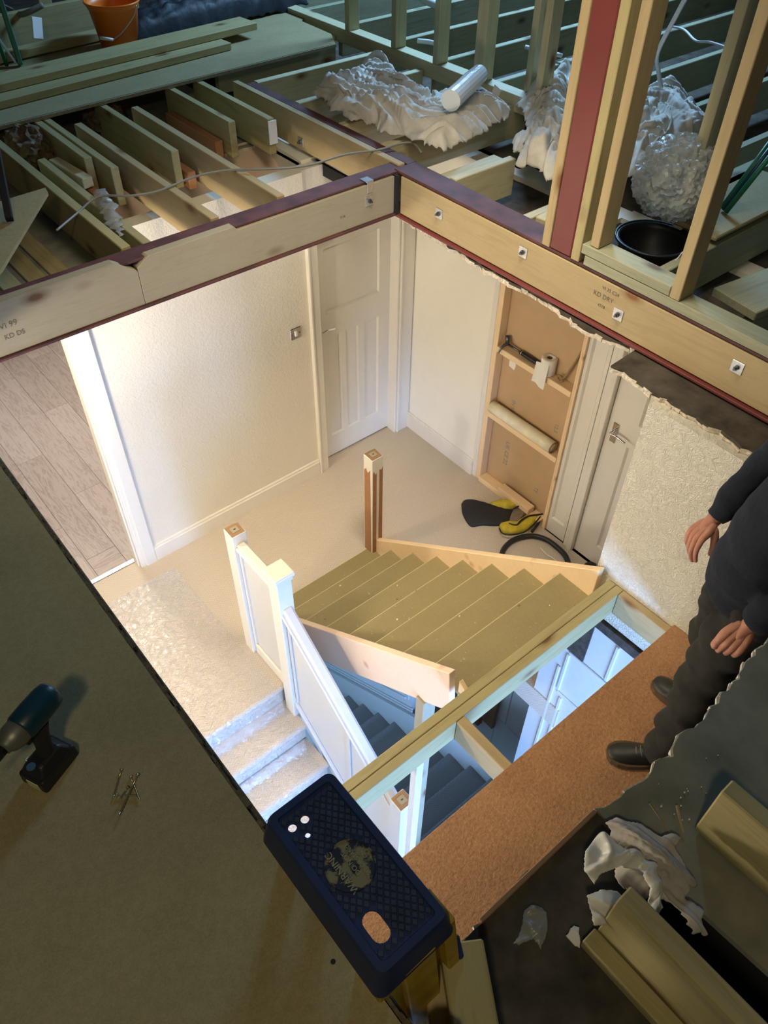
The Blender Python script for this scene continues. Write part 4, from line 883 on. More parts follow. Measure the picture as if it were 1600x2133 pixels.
mesh_obj('claw', bm, M['steel'], (0, 0, 0)).parent = hm; bpy.data.objects['claw'].location = -wloc(hm)
tsv = empty('tissue_roll', (3.575, 2.575, zt), 'white tissue roll standing on the upper noggin with a hanging tail', 'tissue roll')
bm = lathe_bm([(0.019, 0.0), (0.050, 0.001), (0.052, 0.004), (0.052, 0.116), (0.050, 0.12), (0.019, 0.119), (0.019, 0.0)], 36); mesh_obj('roll', bm, M['tissue'], (3.572, 2.575, zt + 0.001), tsv, True)
bm = lathe_bm([(0.0195, 0.001), (0.0195, 0.118), (0.017, 0.118), (0.017, 0.001), (0.0195, 0.001)], 20); mesh_obj('card_core', bm, M['card'], (3.572, 2.575, zt + 0.001), tsv, True)
bm = bmesh.new(); prev = None
for i in range(15):
    t = i / 14; x = 3.548 - 0.030 * math.sin(t * 2.2) - 0.012 * t; y = 2.622 + 0.03 * t - 0.012 * math.sin(t * 5); z0 = zt + 0.01 - 0.02 * t; 
    y2 = 2.60 + 0.045 * t + (0.012 if i % 2 else 0)
    a = bm.verts.new((3.530 - 0.008 * t, 2.54 + 0.085 * (1 if False else 1) * (i / 14) * 1.15, zt + 0.10 - 0.02 * t)); b = bm.verts.new((3.505 - 0.006 * math.sin(t * 6), 2.53 + 0.10 * t * 1.1, zt - 0.075 - 0.006 * math.cos(t * 4)))
    if prev: bm.faces.new((prev[0], a, b, prev[1]))
    prev = (a, b)
m_ = mesh_obj('loose_tail', bm, M['tissue'], (0, 0, 0), None, True); m_.parent = tsv; m_.location = -wloc(tsv)
name_tag(tube('pry_bar', [(3.565, 2.432, zt + 0.020), (3.560, 2.452, zt + 0.010), (3.560, 2.470, zt + 0.014), (3.565, 2.480, zt + 0.030), (3.572, 2.468, zt + 0.036), (3.580, 2.442, zt + 0.030), (3.590, 2.420, zt + 0.09), (3.598, 2.385, zt + 0.20), (3.600, 2.36, zt + 0.29), (3.602, 2.342, zt + 0.31)], 0.0075, M['oldwood']), 'rusty hooked pry bar leaning on the upper noggin', 'pry bar')
fr = empty('film_roll', (3.57, 2.68, 0.74), 'cream roll of clear film lying on the lower noggin', 'roll')
a, b = Vector((3.556, 2.985, 0.745)), Vector((3.556, 2.395, 0.745))
tube('roll', [a, a.lerp(b, 0.33), a.lerp(b, 0.66), b], 0.0455, M['film_roll'], fr, seg=28, sm=2)
bm = lathe_bm([(0.036, 0), (0.0445, 0), (0.0445, 0.006), (0.036, 0.006), (0.036, -0.04), (0, -0.04)], 28); mesh_obj('card_core', bm, M['card'], b + Vector((0, -0.001, 0)), fr, True, (math.pi / 2, 0, 0))

# yellow and black tool bag with hose
bagp = lambda u, v, z=0.05: P(u, v, z=z)
def patch(name, outline, z, hgt, mat, parent, seed=0, th=0.02, puff=0.05):
    """padded fabric piece: outlined pillow"""
    pts = [P(u, v, z=z) for u, v in outline]; pts = smooth_path(pts + [pts[0]], 4)[:-1]; c = sum(pts, Vector()) / len(pts); bm = bmesh.new(); rings = []
    for k, (s, h) in enumerate(((1.0, 0.0), (1.0, 0.5), (0.93, 0.85), (0.75, 1.0), (0.45, 1.02), (0.2, 1.0))):
        ring = []
        for p in pts:
            d = (p - c) * s; n_ = noise.noise(Vector((d.x * 18, d.y * 18, seed))) * 0.25
            ring.append(bm.verts.new((d.x, d.y, hgt * h * (1 + n_ * (1 if k > 1 else 0)))))
        rings.append(ring)
    n = len(pts)
    for a_ in range(5):
        for i in range(n): bm.faces.new((rings[a_][i], rings[a_][(i + 1) % n], rings[a_ + 1][(i + 1) % n], rings[a_ + 1][i]))
    bm.faces.new(rings[-1]); bm.faces.new(rings[0][::-1]); bmesh.ops.recalc_face_normals(bm, faces=bm.faces)
    return mesh_obj(name, bm, mat, c, parent, True)
tb = empty('tool_bag', P(1060, 1080, z=0.0), 'open yellow and black tool bag lying against the stud frame', 'bag')
patch('flap', [(961, 1052), (968, 1044), (985, 1043), (1010, 1050), (1040, 1058), (1068, 1061), (1075, 1075), (1060, 1092), (1035, 1096), (1005, 1095), (983, 1098), (972, 1088), (963, 1070)], 0.001, 0.028, M['black_soft'], tb, 1)
patch('yellow_side', [(1020, 1054), (1055, 1052), (1080, 1036), (1103, 1029), (1115, 1036), (1134, 1058), (1120, 1062), (1095, 1052), (1060, 1066)], 0.001, 0.060, M['yellow_bag'], tb, 2)
patch('mesh_lining', [(1070, 1062), (1095, 1052), (1118, 1055), (1132, 1062), (1110, 1075), (1090, 1080), (1078, 1094), (1060, 1090)], 0.001, 0.045, M['mesh_grey'], tb, 3)
patch('yellow_pocket', [(1040, 1098), (1052, 1094), (1072, 1097), (1085, 1087), (1105, 1078), (1127, 1074), (1112, 1096), (1092, 1110), (1065, 1115), (1048, 1112)], 0.001, 0.050, M['yellow_bag'], tb, 4)
tube('piping', [P(1066, 1062, z=0.055), P(1085, 1052, z=0.068), P(1103, 1047, z=0.07), P(1122, 1050, z=0.06), P(1135, 1062, z=0.05)], 0.0055, M['black'], tb)
tube('piping', [P(1040, 1100, z=0.04), P(1047, 1111, z=0.05), P(1065, 1114, z=0.055), P(1090, 1109, z=0.055), P(1110, 1094, z=0.05), P(1126, 1076, z=0.045)], 0.0055, M['black'], tb)
tube('piping', [P(1060, 1091, z=0.045), P(1076, 1094, z=0.052), P(1086, 1084, z=0.055), P(1100, 1076, z=0.055), P(1130, 1071, z=0.045)], 0.008, M['black'], tb)
tube('strap', [P(1128, 1074, z=0.03), P(1121, 1090, z=0.03), P(1108, 1108, z=0.02)], 0.010, M['black_soft'], tb)
hz_ = 0.022
hose = [P(u, v, z=hz_) for u, v in ((1042, 1175), (1044, 1158), (1052, 1140), (1068, 1126), (1090, 1118), (1115, 1117), (1140, 1125), (1162, 1141), (1178, 1158), (1186, 1180), (1188, 1196))]
name_tag(tube('vacuum_hose', hose, 0.0195, M['black'], sm=8, seg=14), 'curved black vacuum hose on the carpet beside the bag', 'hose')
crumple(P(1228, 1182, z=0.03), 0.045, M['black_soft'], 'black_object', 'small black lump at the foot of the handled door', 'object', 4, 3, 0.12, (1.2, 0.9, 0.5))
name_tag(tube('cable_tie', [P(1126, 1141, z=0.006), P(1140, 1156, z=0.01), P(1149, 1161, z=0.008), P(1163, 1171, z=0.006)], 0.0035, M['tissue']), 'white zip tie on the carpet inside the hose loop', 'cable tie')
# splinters on the treads
def tz(y): k = max(0, min(7, int((2.98 - y) / 0.224 + 1e-6))); return 0.02 + 0.1675 * k + 0.0005 if k else 0.0255
chips = [(1.93, 2.72, 'white'), (1.98, 2.20, 'dark'), (2.05, 2.28, 'white'), (1.80, 1.99, 'white'), (2.02, 2.08, 'dark'), (2.16, 1.45, 'dark'), (2.20, 1.42, 'dark'), (2.08, 1.40, 'dark'), (2.05, 1.46, 'white'), (1.62, 2.46, 'dark'), (1.70, 2.86, 'dark'), (2.2, 1.30, 'white'), (1.9, 1.62, 'white'), (2.30, 1.22, 'dark')]
for i, (x, y, cc) in enumerate(chips):
    s_ = rnd.uniform(0.004, 0.011); z = tz(y)
    pl = [(x + s_ * math.cos(a) * rnd.uniform(0.6, 1.3), y + s_ * math.sin(a) * rnd.uniform(0.4, 1)) for a in (0.2, 1.3, 2.6, 3.9, 5.2)]
    pass
    name_tag(prism('wood_chip' if cc == 'dark' else 'plaster_crumb', pl, 'z', z, z + 0.003, M['oldwood' if cc == 'dark' else 'tissue']), 'dark wood chip lying on an olive tread' if cc == 'dark' else 'pale plaster crumb lying on an olive tread', 'chip' if cc == 'dark' else 'crumb', 'dark chips on the olive treads' if cc == 'dark' else 'pale crumbs on the olive treads')

# ------------------------------------------------------------------ impact driver and screws on the deck
def orient(o, X, Z=(0, 0, 1)): o.rotation_euler = frame_rot(X, Z)
DZ = 2.6605
bat = Vector((-0.040, 1.100, DZ)); dr = empty('impact_driver', bat, 'dark teal impact driver standing on its battery on the deck', 'impact driver')
hx = (Vector((-0.103, 1.083, 0)) - Vector((0.025, 1.144, 0))).normalized(); hy = Vector((-hx.y, hx.x, 0))
Rq = Matrix((hx, hy, Vector((0, 0, 1)))).transposed()
def dpart(name, bm, mat, off, smooth=False, parent=dr, extra=None):
    m = mesh_obj(name, bm, mat, bat + Rq @ Vector(off), parent, smooth); r = Rq.to_4x4() @ (extra or Matrix()); m.rotation_euler = r.to_euler(); return m
def rbox(sx, sy, sz, top=0.85, bv=0.008, seg=3):
    bm = bmesh.new(); vs = bm_box(bm, (0, 0, sz / 2), (sx, sy, sz))
    for v in vs:
        if v.co.z > sz * 0.6: v.co.x *= top; v.co.y *= top
    bevel(bm, bv, seg); return bm
dpart('battery', rbox(0.110, 0.074, 0.040, 0.96, 0.007), M['black'], (0.0, 0, 0.001))
dpart('foot', rbox(0.098, 0.068, 0.028, 0.62, 0.008), M['black'], (0.0, 0, 0.040))
bm = tube_bm(smooth_path([(-0.004, 0, 0.05), (-0.012, 0, 0.09), (-0.016, 0, 0.13), (-0.022, 0, 0.165)], 5), [0.021, 0.0205, 0.0195, 0.018, 0.018, 0.018, 0.018, 0.0185, 0.019, 0.0195, 0.02, 0.021, 0.022, 0.0235, 0.024, 0.025][:16], 16)
dpart('grip', bm, M['black_soft'], (0, 0, 0), True)
mot = lathe_bm([(0, -0.082), (0.024, -0.082), (0.030, -0.076), (0.033, -0.060), (0.034, -0.02), (0.033, 0.015), (0.029, 0.022), (0, 0.022)], 28)
dpart('motor_housing', mot, M['teal'], (-0.005, 0, 0.196), True, extra=Matrix.Rotation(math.pi / 2, 4, 'Y'))
nose_ = lathe_bm([(0.030, 0.0), (0.030, 0.018), (0.025, 0.034), (0.018, 0.042), (0.0165, 0.048), (0, 0.048)], 24)
dpart('gear_case', nose_, M['grey_metal'], (0.014, 0, 0.196), True, extra=Matrix.Rotation(math.pi / 2, 4, 'Y'))
dpart('chuck_sleeve', lathe_bm([(0.0, 0), (0.013, 0), (0.0135, 0.022), (0.010, 0.028), (0, 0.028)], 20), M['black'], (0.062, 0, 0.196), True, extra=Matrix.Rotation(math.pi / 2, 4, 'Y'))
dpart('driver_bit', lathe_bm([(0.0, 0), (0.0035, 0), (0.0035, 0.05), (0.001, 0.056)], 6), M['zinc'], (0.088, 0, 0.196), extra=Matrix.Rotation(math.pi / 2, 4, 'Y'))
bm = bmesh.new(); bm_box(bm, (0, 0, 0), (0.014, 0.014, 0.034)); bevel(bm, 0.004, 2); dpart('trigger', bm, M['black'], (0.012, 0, 0.152))
bm = bmesh.new(); bm_box(bm, (0, 0, 0), (0.002, 0.032, 0.026)); n_ = dpart('battery_label', bm, M['label_yellow'], (0.0555, 0.006, 0.021))
bm = lathe_bm([(0, 0.001), (0.010, 0.001), (0.010, 0)], 20); dpart('round_sticker', bm, M['label_blue'], (0.036, 0.0, 0.0685))
text_mark('L', bat + Rq @ Vector((0.026, -0.020, 0.0692)), 0.014, hy, -hx, M['white_plastic'], dr)
for i, (a, b, lab) in enumerate((((253, 1603), (236, 1663), 'leftmost brassy screw of the little pile on the deck'), ((287, 1613), (246, 1702), 'longest brassy screw, lying across the little pile'), ((272, 1618), (291, 1668), 'brassy screw at the right of the little pile, head down'), ((243, 1657), (290, 1658), 'brassy screw lying crosswise in the little pile'), ((266, 1640), (249, 1666), 'short brassy screw tucked under the crossing ones'))):
    zz = DZ + 0.004 + (0.006 if i in (1, 4) else 0); A_, B_ = P(*a, z=zz), P(*b, z=zz); d = (A_ - B_)
    pts = [B_, B_.lerp(A_, 0.08)]; rad = [0.0006, 0.0019]
    for k in range(12): t = 0.08 + 0.5 * k / 12; pts.append(B_.lerp(A_, t)); rad.append(0.0024 if k % 2 else 0.0017)
    pts += [B_.lerp(A_, 0.6), B_.lerp(A_, 0.95), B_.lerp(A_, 0.955), A_]; rad += [0.0017, 0.0017, 0.0038, 0.0044]
    c = pts[0].copy(); name_tag(mesh_obj('screw', tube_bm([p - c for p in pts], rad, 8), M['brass'], c, None, True), lab, 'screw')

# ------------------------------------------------------------------ blue stepladder seen from above
lx0, lx1, ly0, ly1, lz = 0.232, 0.392, 0.262, 0.615, 2.865
sl = empty('stepladder', (0.31, 0.44, 1.354), 'blue-topped stepladder with yellow rails at the deck edge', 'ladder')
bm = bmesh.new(); seg = []
def rr(x0, x1, y0, y1, r, n=6):
    out = []
    for cx, cy, a0 in ((x1 - r, y1 - r, 0), (x0 + r, y1 - r, 90), (x0 + r, y0 + r, 180), (x1 - r, y0 + r, 270)):
        for k in range(n + 1): a = math.radians(a0 + 90 * k / n); out.append((cx + r * math.cos(a), cy + r * math.sin(a)))
    return out
prof = [(0.012, -0.075, 0.020), (0.008, -0.060, 0.020), (0.0, -0.012, 0.018), (-0.004, 0.0, 0.016), (-0.018, 0.0, 0.008), (-0.020, -0.004, 0.006)]
rings = []
for off, dz, r in prof: rings.append([bm.verts.new((x, y, lz + dz)) for x, y in rr(lx0 - off, lx1 + off, ly0 - off, ly1 + off, r)])
n = len(rings[0])
for a_ in range(len(rings) - 1):
    for i in range(n): bm.faces.new((rings[a_][i], rings[a_][(i + 1) % n], rings[a_ + 1][(i + 1) % n], rings[a_ + 1][i]))
# scalloped lower hem
for i, v in enumerate(rings[0]): v.co.z += 0.018 * math.sin(v.co.y * 38) * (1 if lx0 < v.co.x - 0.0 else 1)
o = mesh_obj('top_cap', bm, M['navy'], (0, 0, 0), None, False); o.parent = sl; o.location = -wloc(sl)
# inner plate with real holes
from mathutils.geometry import tessellate_polygon
outer = rr(lx0 + 0.018, lx1 - 0.018, ly0 + 0.018, ly1 - 0.018, 0.006, 3)
def circ(c, rx, ry=None, n=20, rot=0): 
    ry = ry or rx; return [(c[0] + rx * math.cos(t) * math.cos(rot) - ry * math.sin(t) * math.sin(rot), c[1] + rx * math.cos(t) * math.sin(rot) + ry * math.sin(t) * math.cos(rot)) for t in [2 * math.pi * k / n for k in range(n)]]
hp = lambda u, v: tuple(P(u, v, z=lz - 0.004).xy)
def stadium(c, L2, r, n=8): 
    return [(c[0] + r * math.cos(a), c[1] + L2 + r * math.sin(a)) for a in [math.pi * k / n for k in range(n + 1)]] + [(c[0] + r * math.cos(a), c[1] - L2 + r * math.sin(a)) for a in [math.pi + math.pi * k / n for k in range(n + 1)]]
holes = [circ(hp(635, 1706), 0.0085), circ(hp(609, 1724), 0.0085), circ(hp(641, 1739), 0.0055), stadium(hp(784, 1930), 0.012, 0.0175)]
loops = [[Vector((x, y, 0)) for x, y in outer]] + [[Vector((x, y, 0)) for x, y in h] for h in holes]
flat = [v for lp_ in loops for v in lp_]; tris = tessellate_polygon(loops); bm = bmesh.new()
top = [bm.verts.new((v.x, v.y, lz - 0.004)) for v in flat]; bot = [bm.verts.new((v.x, v.y, lz - 0.010)) for v in flat]
for t in tris: bm.faces.new([top[i] for i in t]); bm.faces.new([bot[i] for i in reversed(t)])
k = 0
for lp_ in loops:
    m_ = len(lp_)
    for i in range(m_): bm.faces.new((top[k + i], top[k + (i + 1) % m_], bot[k + (i + 1) % m_], bot[k + i]))
    k += m_
bmesh.ops.recalc_face_normals(bm, faces=bm.faces)
pl_ = mesh_obj('cap_plate', bm, M['navy'], (0, 0, 0)); pl_.parent = sl; pl_.location = -wloc(sl)
M['grip_tile'] = plain('scuffed_navy_grip', (0.020, 0.030, 0.060), 0.55, 0.0, 0.6, 35)
disc = hp(730, 1803); DR = 0.047
bm = bmesh.new(); s_ = 0.0155
for i in range(-30, 31):
    for j in range(-30, 31):
        x = (lx0 + lx1) / 2 + (i + j) * s_ * 0.5 * 1.0; y = (ly0 + ly1) / 2 + (i - j) * s_ * 0.62
        if not (lx0 + 0.024 < x < lx1 - 0.024 and ly0 + 0.026 < y < ly1 - 0.026): continue
        if math.hypot(x - disc[0], y - disc[1]) < DR + 0.004: continue
        if any(math.hypot(x - h[0], y - h[1]) < q for h, q in ((hp(635, 1706), 0.013), (hp(609, 1724), 0.013), (hp(641, 1739), 0.010))): continue
        hc = hp(784, 1930)
        if abs(x - hc[0]) < 0.023 and abs(y - hc[1]) < 0.035: continue
        a, b = s_ * 0.46, s_ * 0.56; z0, z1 = lz - 0.004, lz - 0.0015
        lo = [bm.verts.new(p) for p in ((x - a, y, z0), (x, y - b, z0), (x + a, y, z0), (x, y + b, z0))]; hi = [bm.verts.new((x + (v.co.x - x) * .8, y + (v.co.y - y) * .8, z1)) for v in lo]
        bm.faces.new(hi)
        for q in range(4): bm.faces.new((lo[q], lo[(q + 1) % 4], hi[(q + 1) % 4], hi[q]))
g_ = mesh_obj('grip_studs', bm, M['grip_tile'], (0, 0, 0)); g_.parent = sl; g_.location = -wloc(sl); g_['kind'] = 'stuff'
t_ = NT('worn_warning_disc'); v_ = t_.coords(); f_ = t_.noise(v_, 24, 5, 0.65)
t_.set(t_.ramp(f_, [(0.47, (0.012, 0.018, 0.035)), (0.53, (0.20, 0.18, 0.10))]), 0.5)
bm = lathe_bm([(0, 0.001), (DR - 0.002, 0.001), (DR - 0.001, 0.003), (DR, 0.003), (DR + 0.001, 0)], 48); dsc = mesh_obj('warning_disc', bm, t_.m, (disc[0], disc[1], lz - 0.0035), sl)
M['emboss'] = plain('raised_lettering', (0.30, 0.28, 0.20), 0.5)
tx = Vector((0, 1, 0)); ty = Vector((-1, 0, 0))
for s, dx, dy, sz in (('WARNING', -0.020, 0.0, 0.0185), ('DO NOT', 0.003, 0.002, 0.0125), ('SIT OR STAND', 0.017, 0.0, 0.0105), ('ON', 0.031, 0.0, 0.009)):
    text_mark(s, (disc[0] + dx, disc[1] + dy, lz - 0.0022), sz, tx, ty, M['emboss'], sl, 'lettering', 0.0006)
for sx in (0, 1):
    x = lx0 + 0.02 if sx == 0 else lx1 - 0.02
    bar('rail', (x, ly0 + 0.05, lz - 0.05), (x + (0.05 if sx else -0.0), ly0 - 0.0, 1.36), 0.03, 0.075, M['yellow_grp'], sl, 0.004)
    bar('rail', (x, ly1 - 0.05, lz - 0.05), (x + (0.05 if sx else -0.0), ly1 + 0.1, 1.36), 0.025, 0.05, M['yellow_grp'], sl, 0.004)
bar('yellow_channel', (0.315, 0.262, 2.80), (0.335, 0.215, 2.30), 0.075, 0.02, M['yellow_grp'], sl, 0.003)
bar('yellow_channel', (0.395, 0.30, 2.80), (0.42, 0.25, 2.35), 0.03, 0.075, M['yellow_grp'], sl, 0.003)
bar('rubber_block', P(925, 1975, z=2.60), P(955, 1975, z=2.58), 0.045, 0.03, M['navy'], sl, 0.004)
for i, zz in enumerate((1.75, 2.1, 2.45)):
    y_ = ly0 + 0.03 - (2.8 - zz) * 0.04; box('step', lx0 + 0.03, lx1 - 0.0, y_ - 0.04, y_ + 0.04, zz, zz + 0.02, M['yellow_grp'], sl)

# ------------------------------------------------------------------ bottom right: rag, bag, timber, tool
cloth('rag', [(1262, 1703), (1285, 1698), (1330, 1712), (1375, 1742), (1400, 1732), (1415, 1745), (1415, 1775), (1458, 1838), (1425, 1868), (1462, 1895), (1478, 1945), (1450, 1965), (1400, 1900), (1340, 1880), (1290, 1850), (1270, 1800), (1255, 1760)], 2.46, 0.05, M['rag'], 'grey cotton rag crumpled on the torn ceiling', 7, 0.004, 0.045, 26, 'rag', 0.012)
cloth('plastic_bag', [(1212, 1770), (1255, 1732), (1290, 1760), (1330, 1775), (1365, 1800), (1385, 1850), (1385, 1900), (1360, 1930), (1320, 1925), (1300, 1905), (1340, 1890), (1345, 1850), (1330, 1820), (1290, 1815), (1250, 1825), (1235, 1850), (1205, 1820)], 2.50, 0.035, M['bag_white'], 'thin white plastic bag twisted over the grey rag', 8, 0.0035, 0.04, 34, 'bag', 0.012)
cloth('plastic_bag', [(1216, 1865), (1250, 1858), (1290, 1868), (1310, 1890), (1290, 1915), (1260, 1940), (1235, 1935), (1225, 1900)], 2.50, 0.03, M['bag_white'], 'smaller white plastic bag end by the olive joist', 9, 0.0035, 0.035, 34, 'bag', 0.010)
cloth('paper_scrap', [(1176, 1945), (1200, 1925), (1215, 1928), (1212, 1975), (1195, 1968)], 2.43, 0.01, M['tissue'], 'torn white paper scrap left of the batten', 10, 0.0035, 0.015, 40, 'scrap', 0.006)
cloth('dusty_film', [(1065, 1968), (1085, 1905), (1105, 1880), (1130, 1880), (1150, 1930), (1140, 1985), (1115, 1960), (1085, 1975)], 2.42, 0.015, M['dust_poly'], 'dusty clear film scrap on the brown ceiling', 11, 0.004, 0.028, 44, 'scrap', 0.01)
for i, (a, b, lab) in enumerate((((1410, 1677), (1423, 1735), 'pale wood splinter standing near the right olive joist'), ((1353, 1673), (1398, 1738), 'thin brown splinter left of the pale splinter'))):
    name_tag(bar('splinter', P(*a, z=2.445), P(*b, z=2.431), 0.006 - 0.003 * i, 0.003, M['treated_warm'], None, 0.0005), lab, 'splinter')
for i in range(16):
    u, v = rnd.choice([(1400, 1660), (1430, 1700), (1470, 1630), (1440, 1600), (1500, 1560), (1405, 1655)]); u += rnd.uniform(-35, 35); v += rnd.uniform(-30, 30); p = P(u, v, z=2.425); s_ = rnd.uniform(0.0012, 0.003)
    name_tag(prism('plaster_crumb', [(p.x + s_ * math.cos(a), p.y + s_ * math.sin(a) * rnd.uniform(.5, 1.2)) for a in (0, 1.2, 2.5, 3.8, 5)], 'z', 2.4245, 2.4275, M['tissue']), 'white plaster crumb on the grey torn ceiling', 'crumb', 'white crumbs on the grey torn ceiling')
o_ = bar('rough_timber', (0.448, 0.262, 2.535), (0.20, -0.12, 2.535), 0.09, 0.10, M['treated'], None, 0.004); name_tag(o_, 'rough-sawn timber pointing in from the bottom edge', 'timber')
o_ = bar('rough_timber', (0.395, 0.285, 2.50), (0.15, -0.08, 2.50), 0.05, 0.08, M['treated_warm'], None, 0.004); name_tag(o_, 'smaller rough timber left of the sawn one at the bottom edge', 'timber')
pt = empty('power_tool', (0.262, 0.135, 2.64), 'round grey and teal power tool end at the bottom edge', 'power tool')
mesh_obj('collar', lathe_bm([(0, 0.0), (0.045, 0.0), (0.045, 0.05), (0.040, 0.058), (0.030, 0.058), (0.030, 0.05), (0, 0.05)], 32), M['black'], (0.262, 0.135, 2.64), pt, True)
mesh_obj('core', lathe_bm([(0, 0.05), (0.026, 0.05), (0.026, 0.062), (0, 0.064)], 28), M['grey_metal'], (0.262, 0.135, 2.641), pt, True)
for k in range(10):
    a = k * math.pi / 5; bm = bmesh.new(); bm_box(bm, (0.037, 0, 0.060), (0.012, 0.005, 0.003)); mesh_obj('tick', bm, M['tissue'], (0.262, 0.135, 2.64), pt, rot=(0, 0, a))
mesh_obj('body', tube_bm([(0, 0.0, 0.02), (-0.03, 0.02, 0.02), (-0.07, 0.045, 0.0)], 0.028, 14), M['teal'], (0.225, 0.165, 2.64), pt, True)

# ------------------------------------------------------------------ the man on the platform
PZ = 1.3535
fw = Vector((-0.72, 0.69, 0)).normalized(); rt = Vector((fw.y, -fw.x, 0)); UP = Vector((0, 0, 1))
man = empty('person', (2.02, 0.50, PZ), 'man in navy jumper and charcoal trousers standing on the brown platform, one hand hanging', 'person')
def skin(name, verts, edges, mat, parent, sub=2, root=0, smooth=True):
    me = bpy.data.meshes.new(name); b0_ = wloc(parent); me.from_pydata([tuple(Vector(v[0]) - b0_) for v in verts], edges, []); me.update()
    o = bpy.data.objects.new(name, me); COL.objects.link(o); o.parent = parent; o.location = (0, 0, 0); BASE[o.name] = b0_
    me.materials.append(mat); md = o.modifiers.new('skin', 'SKIN'); md.use_smooth_shade = True; md.branch_smoothing = 0.6
    for i, v in enumerate(verts):
        r = v[1]; sv = me.skin_vertices[0].data[i]; sv.radius = r if isinstance(r, tuple) else (r, r)
        sv.use_root = (i in (root if isinstance(root, (list, tuple)) else [root]))
    sb_ = o.modifiers.new('sub', 'SUBSURF'); sb_.levels = sub; sb_.render_levels = sub
    return o
hipc = Vector((2.115, 0.487, 2.24)); ankL, ankR = Vector((1.855, 0.415, PZ + 0.10)), Vector((2.135, 0.440, PZ + 0.10))
hL, hR = hipc - rt * 0.09, hipc + rt * 0.09; kL, kR = Vector((1.970, 0.450, 1.84)), Vector((2.140, 0.530, 1.84))
bel, che, nk = Vector((2.115, 0.49, 2.44)), Vector((2.165, 0.45, 2.72)), Vector((2.18, 0.44, 2.90))
shL, shR = che - rt * 0.19 + UP * 0.09, che + rt * 0.19 + UP * 0.09
elL, wrL = Vector((2.02, 0.285, 2.50)), P(1560, 1302, z=2.27)
elR, wrR = Vector((2.385, 0.70, 2.52)), P(1486, 1084, z=2.27)
hd0 = Vector((2.14, 0.475, 3.0))
# body: one continuous skin-coloured figure
V = [(hipc, (0.11, 0.10)), (bel, (0.12, 0.12)), (che, (0.14, 0.11)), (nk, 0.055), (hd0, 0.072), (hd0 + UP * 0.09 + fw * 0.012, 0.088), (hd0 + UP * 0.15, 0.062),
     (shL, 0.055), (elL, 0.042), (wrL, 0.030), (shR, 0.055), (elR, 0.042), (wrR, 0.030),
     (hL, 0.085), (kL, 0.055), (ankL, 0.04), (hR, 0.085), (kR, 0.055), (ankR, 0.04), (ankL + fw * 0.09 - UP * 0.065, 0.022), (ankR + fw * 0.09 - UP * 0.065, 0.022)]
E_ = [(0, 1), (1, 2), (2, 3), (3, 4), (4, 5), (5, 6), (2, 7), (7, 8), (8, 9), (2, 10), (10, 11), (11, 12), (0, 13), (13, 14), (14, 15), (0, 16), (16, 17), (17, 18), (15, 19), (18, 20)]
roots = [0]
def hand(wr, palm_c, dirn, back, thumb_side, curls, lengths=(0.074, 0.082, 0.077, 0.062), thumb=None, wi=None, scale=1.0):
    """palm continuing the arm; dirn = towards the knuckles, back = back-of-hand normal, thumb_side = direction the thumb leaves"""
    dirn = dirn.normalized(); side = thumb_side.normalized(); nrm = back.normalized(); i0 = wi
    a = len(V); V.append((wr + dirn * 0.035 * scale, 0.020 * scale)); E_.append((i0, a))
    b = len(V); V.append((wr + dirn * 0.060 * scale, 0.014 * scale)); E_.append((a, b))
    for f in range(4):
        offs = (0.030 - 0.0195 * f) * scale
        m0 = len(V); V.append((wr + dirn * 0.004 * scale + side * offs * 0.45, 0.0145 * scale)); roots.append(m0); V.append((wr + dirn * 0.045 * scale + side * offs * 0.9, 0.0150 * scale)); E_.append((m0, m0 + 1))
        s0 = len(V); base = wr + dirn * (0.084 - 0.004 * abs(f - 1)) * scale + side * offs; V.append((base, 0.0118 * scale)); E_.append((m0 + 1, s0))
        prev = s0; d = dirn.copy(); p = base; ang = 0
        for q, (fr_, c_) in enumerate(((0.46, curls[0]), (0.30, curls[1]), (0.24, curls[2]))):
            ang += math.radians(c_ + 4 * f); d = (dirn * math.cos(ang) - nrm * math.sin(ang)); p = p + d * lengths[f] * fr_ * 1.15 * scale
            k_ = len(V); V.append((p, (0.0094 - 0.0012 * q) * scale)); E_.append((prev, k_)); prev = k_
    s0 = len(V); p = wr + dirn * 0.018 * scale + side * 0.020 * scale; V.append((p, 0.0165 * scale)); roots.append(s0); prev = s0
    for tx_, L3, rr_ in zip(thumb or ((0.75, 0.62, 0.2), (0.9, 0.4, 0.25), (1.0, 0.15, 0.3)), (0.042, 0.034, 0.028), (0.0142, 0.0118, 0.0103)):
        d = (dirn * tx_[0] + side * tx_[1] - nrm * tx_[2]).normalized(); p = p + d * L3 * scale; k_ = len(V); V.append((p, rr_ * scale)); E_.append((prev, k_)); prev = k_
IR, IU, IC = Vector((0.77, -0.638, 0.011)), Vector((0.453, 0.559, 0.695)), Vector((-0.449, -0.53, 0.719))   # the man's outward, upward and forward-up sides
def frame3(d, n):
    d = d.normalized(); n = (n - d * n.dot(d)).normalized(); return d, n, d.cross(n)
d_, n_, t_3 = frame3(IR * -0.75 - IU * 0.62 + IC * 0.05, IR * -0.70 + IU * 0.50 + IC * 0.55)
if t_3.dot(IC) < 0: t_3 = -t_3
hand(wrR, None, d_, n_, t_3, (34, 26, 16), thumb=((0.50, 0.35, 0.80), (0.62, 0.10, 0.72), (0.70, 0.0, 0.60)), wi=12, scale=1.12)
d_, n_, t_3 = frame3(IR * -0.60 - IU * 0.72 - IC * 0.1, IR * -0.15 + IU * 0.25 + IC * 0.95)
if t_3.dot(IR) > 0: t_3 = -t_3
hand(wrL, None, d_, n_, t_3, (48, 60, 38), thumb=((0.95, 0.30, 0.1), (1.0, -0.05, 0.3), (0.9, -0.3, 0.5)), wi=9, scale=1.15)
